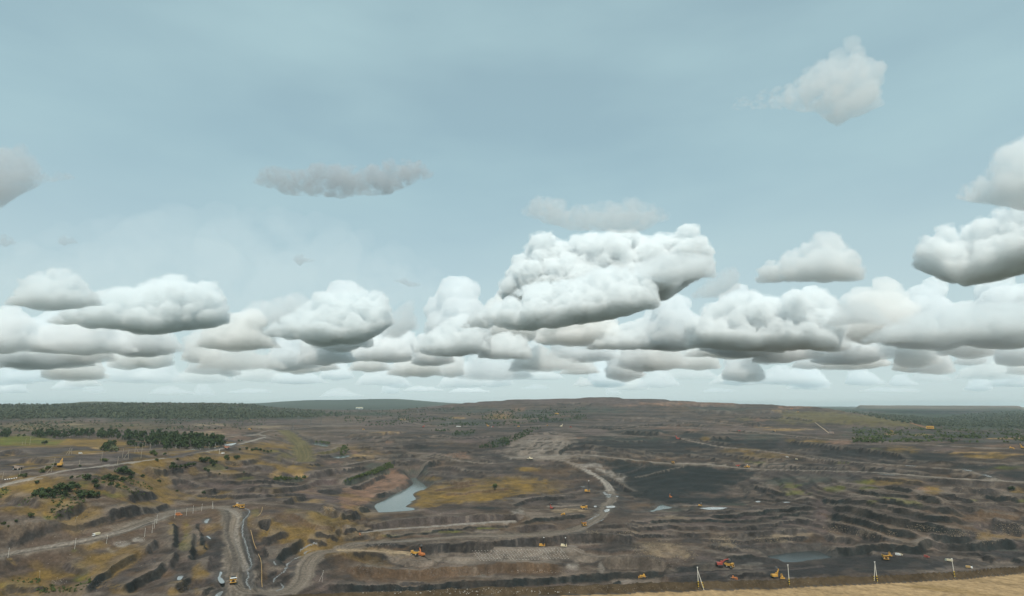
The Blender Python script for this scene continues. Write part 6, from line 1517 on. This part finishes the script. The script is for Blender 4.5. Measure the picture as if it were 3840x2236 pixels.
DPX = 3840 / 2519.0
CLOUD_BASE = 1250.0
def build_cloud(name, prof, base, dist_scale=1.0, cell_px=2.6, sigma_px=0.17, depth=0.36, lump=1.0, seed=0, D=None, rough=1.0, col=(0.975, 0.988, 0.993), max_cells=2.2e5, under=0.17, fringe=False):
    """prof: [(x, ytop)] in 2519-wide picture pixels, base: [(x, y)] of its underside. Real size and distance follow
    from a common condensation level: the lower the base in the sky, the farther the cloud."""
    rng = np.random.RandomState(seed + 100)
    px = np.array([p[0] for p in prof], float) * DPX; py = np.array([p[1] for p in prof], float) * DPX
    bx = np.array([p[0] for p in base], float) * DPX; by = np.array([p[1] for p in base], float) * DPX
    cxp = 0.5 * (px[0] + px[-1]); cb = by.mean()
    d = ray(cxp, cb)
    az = math.atan2(d[0], d[1])
    el = math.atan2(d[2], math.hypot(d[0], d[1]))
    if D is None: D = CLOUD_BASE * dist_scale / math.tan(max(el, 0.012))
    nrm = np.array([math.sin(az), math.cos(az), 0]); rgt = np.array([math.cos(az), -math.sin(az), 0])
    mpp = D / FPX * math.cos(az) ** -0 * (np.linalg.norm(d) / 1.0) * 0 + D / (FPX * 1.0) * (1.0 / math.hypot(d[0], d[1])) 
    def onplane(x, y):
        r = ray(x, y); t = D / (r @ nrm)
        p = r * t
        return p @ rgt, p[2] + CAMZ
    L = np.array([onplane(a, b) for a, b in zip(px, py)])      # lateral, height of the top outline
    Bs = np.array([onplane(a, b) for a, b in zip(bx, by)])
    x0, x1 = L[0, 0], L[-1, 0]
    W = x1 - x0
    zmin, zmax = Bs[:, 1].min(), L[:, 1].max()
    H = max(zmax - zmin, 1e-3)
    cell = cell_px * D / FPX * 3.75 / 2.6 * 0.72
    dep = depth * W * 0.5 if depth * W * 0.5 > 0.45 * H else 0.45 * H
    # puffs
    C = []
    n = int(90 + 90 * min(W / H, 5))
    for k in range(n):
        lx = x0 + W * rng.rand()
        top = np.interp(lx, L[:, 0], L[:, 1]); bot = np.interp(lx, Bs[:, 0], Bs[:, 1])
        h = top - bot
        if h <= 0: continue
        edge = min(lx - x0, x1 - lx) / W
        yy = (rng.rand() * 2 - 1) * dep * math.sqrt(max(0.05, min(1, edge * 4)))
        fall = 1 - 0.75 * (abs(yy) / dep) ** 2
        t = rng.rand() ** 0.8
        r = lump * (0.10 + 0.16 * rng.rand()) * h * (1.15 - 0.55 * t) + cell * 1.2
        z = bot + (h * fall - r) * t
        z = max(z, bot + r * 0.45)
        C.append((lx, yy, z, r))
    # the crest itself, so that the outline in the picture holds
    m = int(max(10, W / (H * 0.13)))
    for k in range(m):
        lx = x0 + W * (k + rng.rand()) / m
        top = np.interp(lx, L[:, 0], L[:, 1]); bot = np.interp(lx, Bs[:, 0], Bs[:, 1])
        h = top - bot
        if h < cell: continue
        r = lump * (0.08 + 0.14 * rng.rand()) * h + cell
        C.append((lx, (rng.rand() - 0.5) * dep * 0.5, top - r, r))
        C.append((lx, (rng.rand() - 0.5) * dep, bot + r * 0.6 + 0.2 * h * rng.rand(), r * 1.3))
        C.append((lx, (rng.rand() - 0.5) * dep, bot + h * (0.3 + 0.4 * rng.rand()), 0.25 * h))
    # smaller puffs budding from the upper and facing sides of the larger ones
    lvl = C; kids = []
    for gen in range(2):
        nxt = []
        for (lx, yy, z, r) in lvl:
            if r < cell * 2.2: continue
            for q in range(3 if gen else 4):
                d_ = rng.randn(3); d_ /= np.linalg.norm(d_); d_[2] = abs(d_[2]) * 0.9 - 0.15; d_[1] = -abs(d_[1]) if rng.rand() < .7 else d_[1]
                rr_ = r * (0.24 + 0.24 * rng.rand()); of = r * (0.86 + 0.30 * rng.rand() ** 2)
                nxt.append((lx + d_[0] * of, yy + d_[1] * of, z + d_[2] * of, rr_))
        kids += nxt; lvl = nxt
    C = np.array(C + kids)
    lo = (C[:, :3] - C[:, 3:]).min(0) - 4 * cell; hi = (C[:, :3] + C[:, 3:]).max(0) + 4 * cell
    nn = np.ceil((hi - lo) / cell).astype(int) + 1
    while nn.prod() > max_cells:
        cell *= 1.1
        nn = np.ceil((hi - lo) / cell).astype(int) + 1
    Fv = np.full(nn, -1.0, np.float32)
    gx = lo[0] + np.arange(nn[0]) * cell; gy = lo[1] + np.arange(nn[1]) * cell; gz = lo[2] + np.arange(nn[2]) * cell
    rm = np.median(C[:n // 2, 3])
    for c in C:
        R_ = c[3] * 1.6
        i0 = np.maximum(((c[:3] - R_ - lo) / cell).astype(int), 0); i1 = np.minimum(((c[:3] + R_ - lo) / cell).astype(int) + 2, nn)
        X = gx[i0[0]:i1[0], None, None] - c[0]; Y = gy[None, i0[1]:i1[1], None] - c[1]; Z = gz[None, None, i0[2]:i1[2]] - c[2]
        v = ((c[3] - np.sqrt(X * X + Y * Y + Z * Z)) / rm).astype(np.float32)
        s = Fv[i0[0]:i1[0], i0[1]:i1[1], i0[2]:i1[2]]
        np.maximum(s, v, out=s)
    near = np.argwhere((Fv > -0.75) & (Fv < 0.5))
    P = (near * cell + lo) / rm
    nv = np.zeros(len(near), np.float32)
    a = 0.44 * rough; fr = 1.5
    while True:
        q = noise3(P[:, 0] * fr + seed * 3.7, P[:, 1] * fr, P[:, 2] * fr, seed)
        nv += a * (1 - 2.2 * np.abs(q)) * 0.7 if fr < 6 else a * q
        a *= 0.78; fr *= 2.1
        if rm / fr < cell * 1.6 or fr > 30: break
    f0 = Fv[near[:, 0], near[:, 1], near[:, 2]]
    Fv[near[:, 0], near[:, 1], near[:, 2]] = f0 + nv * np.clip((0.5 - f0) / 0.3, 0, 1)
    # flat underside: erode below the condensation level, gently wavy
    bot = np.interp(gx, Bs[:, 0], Bs[:, 1])[:, None, None]
    wob = (noise2(gx[:, None] / (rm * 3), gy[None, :] / (rm * 3), seed + 5) * 0.25 * rm)[:, :, None]
    cone = (H * under * np.minimum(np.abs(gy) / dep, 1.3) ** 1.3)[None, :, None]
    below = (bot + wob + cone - gz[None, None, :]) / rm
    Fv -= np.maximum(below + 0.12, 0) * 2.2
    Fv[0] = Fv[-1] = -1; Fv[:, 0] = Fv[:, -1] = -1; Fv[:, :, 0] = Fv[:, :, -1] = -1
    V, Q = surface_nets(Fv)
    V = V * cell + lo
    cen = np.array([(x0 + x1) / 2, 0, zmin])
    Wp = (V[:, :1] - 0) * rgt + (V[:, 1:2]) * nrm + nrm * D
    Wp[:, 2] = V[:, 2]
    org = rgt * cen[0] + nrm * D; org[2] = zmin
    me = fast_mesh(name, Wp - org, Q)
    me.materials.append(cloud_mat(sigma_px * FPX / D / 3.75, col))
    o = bpy.data.objects.new(name, me)
    o.location = org
    COL.objects.link(o)
    if fringe:
        # thin torn vapour round the dense body
        Fh = Fv[::2, ::2, ::2]; ch = cell * 2
        near = np.argwhere((Fh > -1.0) & (Fh < 0.1))
        P = (near * ch + lo) / rm
        nv = 0.55 * noise3(P[:, 0] * 1.1 + 9, P[:, 1] * 1.1, P[:, 2] * 1.6, seed + 77) + 0.40 * noise3(P[:, 0] * 2.6, P[:, 1] * 2.6 + 5, P[:, 2] * 3.4, seed + 78) 
        G = Fh.copy(); G[near[:, 0], near[:, 1], near[:, 2]] += nv
        G[0] = G[-1] = -1; G[:, 0] = G[:, -1] = -1; G[:, :, 0] = G[:, :, -1] = -1
        V2, Q2 = surface_nets(G, -0.30)
        V2 = V2 * ch + lo
        W2 = V2[:, :1] * rgt + V2[:, 1:2] * nrm + nrm * D; W2[:, 2] = V2[:, 2]
        m2 = fast_mesh('fringe', W2 - org, Q2); m2.materials.append(cloud_mat(fringe * sigma_px * FPX / D / 3.75, col))
        c = bpy.data.objects.new('fringe', m2); COL.objects.link(c); c.parent = o
    return o

# CLOUD LIST
GC = 'cumulus clouds of the bank above the horizon'
def cloud(label, prof, base, group=GC, **k):
    k.setdefault('fringe', 0.26); k.setdefault('lump', .72)
    o = build_cloud('cloud', prof, base, **k)
    return tag(o, label, 'cloud', group)
SOFT = dict(sigma_px=.09, rough=1.1); 
cloud('brilliant white cumulus tower at the centre right', [(1245,735),(1255,680),(1270,645),(1300,620),(1325,588),(1350,583),(1385,605),(1430,575),(1480,580),(1540,572),(1600,590),(1650,578),(1690,562),(1730,590),(1755,625),(1745,655)], [(1245,745),(1450,750),(1640,735),(1745,665)], seed=1, D=12500, sigma_px=.26, max_cells=8e5)
cloud('long grey based cloud in front of the brilliant tower', [(1130,805),(1170,775),(1230,740),(1310,695),(1400,688),(1500,655),(1590,675),(1612,715),(1622,752)], [(1130,808),(1290,815),(1450,797),(1622,757)], seed=2, max_cells=6e5)
cloud('grey shelf cloud right of the brilliant tower', [(1548,682),(1570,645),(1640,622),(1700,622),(1750,632),(1762,655),(1752,678)], [(1548,690),(1650,695),(1752,683)], seed=3, D=8800, **SOFT)
cloud('soft grey cloud lying above the brilliant tower', [(1282,522),(1330,478),(1370,484),(1400,508),(1450,500),(1500,495),(1560,492),(1620,510),(1648,532)], [(1282,530),(1400,562),(1560,572),(1648,542)], seed=4, dist_scale=1.6, sigma_px=.022, col=(.95,.965,.972))
cloud('tall white cloud cut by the right edge, grey underneath', [(2250,655),(2265,600),(2300,565),(2370,555),(2440,545),(2470,512),(2519,482),(2560,472),(2610,490)], [(2250,660),(2370,712),(2519,672),(2610,655)], seed=5, max_cells=6e5)
cloud('ragged white cloud above the tall one at the right edge', [(2350,482),(2400,440),(2440,428),(2452,380),(2490,346),(2540,335),(2600,350)], [(2350,492),(2450,505),(2600,525)], seed=6, sigma_px=.05, dist_scale=1.3)
cloud('bright heaped cumulus low at the right', [(1690,850),(1702,790),(1760,742),(1800,727),(1850,718),(1900,740),(1960,715),(2000,703),(2035,728),(2045,790),(2062,840)], [(1690,856),(1850,866),(2062,862)], seed=7, max_cells=6e5, sigma_px=.22)
cloud('soft grey hump above the bright heaped cumulus', [(1860,688),(1880,650),(1950,617),(2000,590),(2030,568),(2080,600),(2110,640),(2122,682)], [(1860,698),(2000,694),(2122,690)], seed=8, **SOFT)
cloud('small slanting wisp left of the soft grey hump', [(1702,722),(1740,690),(1785,660),(1808,655),(1812,700)], [(1702,735),(1760,735),(1812,715)], seed=9, sigma_px=.03)
cloud('grey headed cloud at the far left', [(15,745),(60,690),(110,662),(170,660),(200,690),(235,722),(250,748)], [(15,752),(130,766),(250,752)], seed=10, sigma_px=.13, col=(.96,.978,.985))
cloud('broad dark based cloud at the left', [(118,790),(200,740),(270,702),(330,712),(400,682),(430,672),(460,702),(512,688),(542,720),(562,785)], [(118,795),(280,816),(380,826),(562,800)], seed=11, sigma_px=.17, max_cells=4.5e5, col=(.965,.982,.988))
cloud('white topped cloud left of centre with dark underside', [(648,820),(680,790),(760,742),(800,716),(850,722),(910,705),(950,735),(965,790)], [(648,826),(800,852),(900,842),(965,802)], seed=12, sigma_px=.17, max_cells=4.5e5, col=(.965,.982,.988))
cloud('grey ragged cloud behind the white topped one', [(575,790),(620,742),(680,735),(730,716),(765,742),(790,790)], [(575,800),(680,806),(790,800)], seed=13, D=14000, sigma_px=.05, col=(.95,.965,.972))
cloud('slanting grey cloud right of the white topped one', [(940,820),(970,770),(1000,745),(1038,722),(1040,745),(1010,800)], [(940,830),(980,835),(1010,815)], seed=14, D=12000, sigma_px=.04, col=(.95,.965,.972))
cloud('rounded small cumulus below centre', [(1020,862),(1060,815),(1100,790),(1140,770),(1160,782),(1182,822),(1202,855)], [(1020,868),(1100,880),(1202,864)], seed=15, lump=.75, rough=1.25)
cloud('cream lit cumulus under the long grey based cloud', [(1180,875),(1200,832),(1250,815),(1290,830),(1305,872)], [(1180,882),(1305,884)], seed=16, lump=.75, rough=1.25)
cloud('white cumulus left of the bright heaped one', [(1445,855),(1500,806),(1560,790),(1620,780),(1680,790),(1692,845)], [(1445,862),(1692,860)], seed=22, lump=.75, rough=1.25, D=15500)
cloud('grey puff right of the bright heaped cumulus', [(2030,800),(2060,752),(2100,738),(2150,748),(2192,792)], [(2030,806),(2110,796),(2192,802)], seed=24, D=11500, sigma_px=.06, col=(.955,.972,.98))
cloud('long grey layered cloud below the tall one at the right edge', [(2120,835),(2200,790),(2280,762),(2360,750),(2450,745),(2530,742),(2610,760)], [(2120,846),(2300,842),(2610,822)], seed=25, D=11800, depth=.3, sigma_px=.09, col=(.96,.978,.985))
GV = 'loose cloud scraps high in the sky'
cloud('long flat grey cloud scrap high left of centre', [(625,442),(660,412),(720,422),(780,405),(840,398),(880,418),(920,400),(1000,394),(1030,400),(1066,424)], [(625,452),(700,474),(850,482),(960,472),(1066,434)], GV, seed=34, fringe=.4, lump=.5, max_cells=3e5, dist_scale=1.8, sigma_px=.035, col=(.72,.75,.78), rough=2.2)  # shaded look of the grey scraps is put into their vapour colour
cloud('ragged grey cloud scrap at the left edge', [(-90,400),(-20,370),(40,350),(72,380),(100,428),(150,428),(182,434)], [(-90,505),(0,512),(60,474),(110,452),(182,440)], GV, seed=35, fringe=.4, lump=.5, max_cells=3e5, dist_scale=1.8, sigma_px=.03, col=(.80,.82,.84), rough=2.2)
cloud('pale torn cloud high at the upper right', [(1800,256),(1880,236),(1960,192),(2000,162),(2050,142),(2090,102),(2120,112),(2160,180),(2155,245)], [(1800,268),(1900,263),(2000,268),(2060,302),(2155,262)], GV, seed=36, fringe=.4, lump=.5, max_cells=3e5, dist_scale=2.0, sigma_px=.024, rough=2.0)
cloud('tiny grey wisp above the far left cloud', [(144,596),(150,582),(160,577),(166,590),(176,582),(192,597)], [(144,598),(158,606),(170,600),(192,599)], GV, seed=37, sigma_px=.06, col=(.80,.83,.86), cell_px=1.4, rough=1.8, under=0.1, fringe=False)
cloud('tiny grey wisp at the left edge', [(-4,596),(4,580),(12,574),(18,590),(28,584),(40,598)], [(-4,600),(14,609),(24,602),(40,600)], GV, seed=38, sigma_px=.06, col=(.80,.83,.86), cell_px=1.4, rough=1.8, under=0.1, fringe=False)
cloud('tiny grey wisp above the white topped cloud', [(722,636),(728,626),(736,630),(742,624),(750,634),(776,640)], [(722,642),(738,654),(748,646),(776,643)], GV, seed=39, sigma_px=.06, col=(.80,.83,.86), cell_px=1.4, rough=1.8, under=0.1, fringe=False)
cloud('thin grey streak cloud right of centre left', [(966,690),(980,688),(995,683),(1008,690),(1020,694),(1036,699)], [(966,692),(985,696),(1008,706),(1036,703)], GV, seed=40, sigma_px=.06, col=(.80,.83,.86), cell_px=1.4, rough=1.8, under=0.1, fringe=False)

cloud('wide thin white veil over the left part of the sky', [(-250,690),(50,570),(350,505),(650,500),(900,560),(1180,715)], [(-250,770),(400,780),(1180,760)], GV, seed=41, D=52000, sigma_px=.0042, depth=.15, rough=.4, max_cells=1.5e5, fringe=False)
# the low bank: many small cumulus, smaller and paler towards the horizon
crng = random.Random(5)
def small_cloud(x, yb, w, h, k, **kw):
    n = 7; pr = []
    pk = crng.uniform(.3, .7)
    for i in range(n + 1):
        t = i / n
        e = 1 - abs((t - pk) / (pk if t < pk else 1 - pk)) ** 1.9
        pr.append((x - w / 2 + w * t, yb - h * max(e, 0) * crng.uniform(.72, 1.08) - h * .04))
    return build_cloud('cloud', pr, [(x - w / 2, yb), (x, yb + h * .06), (x + w / 2, yb)], seed=60 + k, max_cells=3.6e4, under=.18, lump=crng.uniform(.7, 1.0), rough=1.3, **kw)
rows = [(966, 26, 40, 120, 10, 34, 44000, 20, 'palest row touching the horizon'), (950, 44, 60, 170, 22, 62, 33000, 26, 'pale row just above the horizon'), (928, 60, 80, 200, 40, 90, 25000, 26, 'third row above the horizon'), (902, 80, 100, 230, 56, 120, 19500, 22, 'middle row of the low bank'), (868, 90, 130, 280, 70, 140, 15500, 15, 'upper row of the low bank')]
kk = 0
def swing(o, da, dz, s):
    """the same cloud shape elsewhere in its row: turned about the camera's vertical axis, resized"""
    c = o.copy(); COL.objects.link(c)
    l = o.location; ca, sa = math.cos(da), math.sin(da)
    c.location = (l.x * ca + l.y * sa, -l.x * sa + l.y * ca, l.z + dz)
    c.rotation_euler = (0, 0, -da); c.scale = s
    return c
for yb, jit, w0, w1, h0, h1, D_, n, lab in rows:
    own = []
    for i in range(n):
        x = -60 + 2640 * (i + crng.uniform(.1, .9)) / n
        third = 'left' if x < 840 else 'middle' if x < 1680 else 'right'
        if i % 5 in (0, 2, 3) or not own:
            o = small_cloud(x, yb + crng.uniform(-jit * .42, jit * .16), crng.uniform(w0, w1), crng.uniform(h0, h1) * 1.25, kk, D=D_ * crng.uniform(.9, 1.1), sigma_px=crng.uniform(.08, .22), col=crng.choice([(.985, .991, .994), (.985, .985, .98), (.965, .98, .988)]))
            own.append((o, x))
        else:
            b, bx_ = crng.choice(own)
            a0 = math.atan2(b.location.x, b.location.y); r1 = ray(x * DPX, HOR); a1 = math.atan2(r1[0], r1[1])
            k_ = crng.uniform(.75, 1.25)
            o = swing(b, a1 - a0, D_ * crng.uniform(-.004, .007), (k_, k_, k_ * crng.uniform(.8, 1.15)))
        tag(o, 'small cumulus in the %s, %s part of the sky' % (lab, third), 'cloud', 'small cumulus of the %s, %s' % (lab, third))
        kk += 1
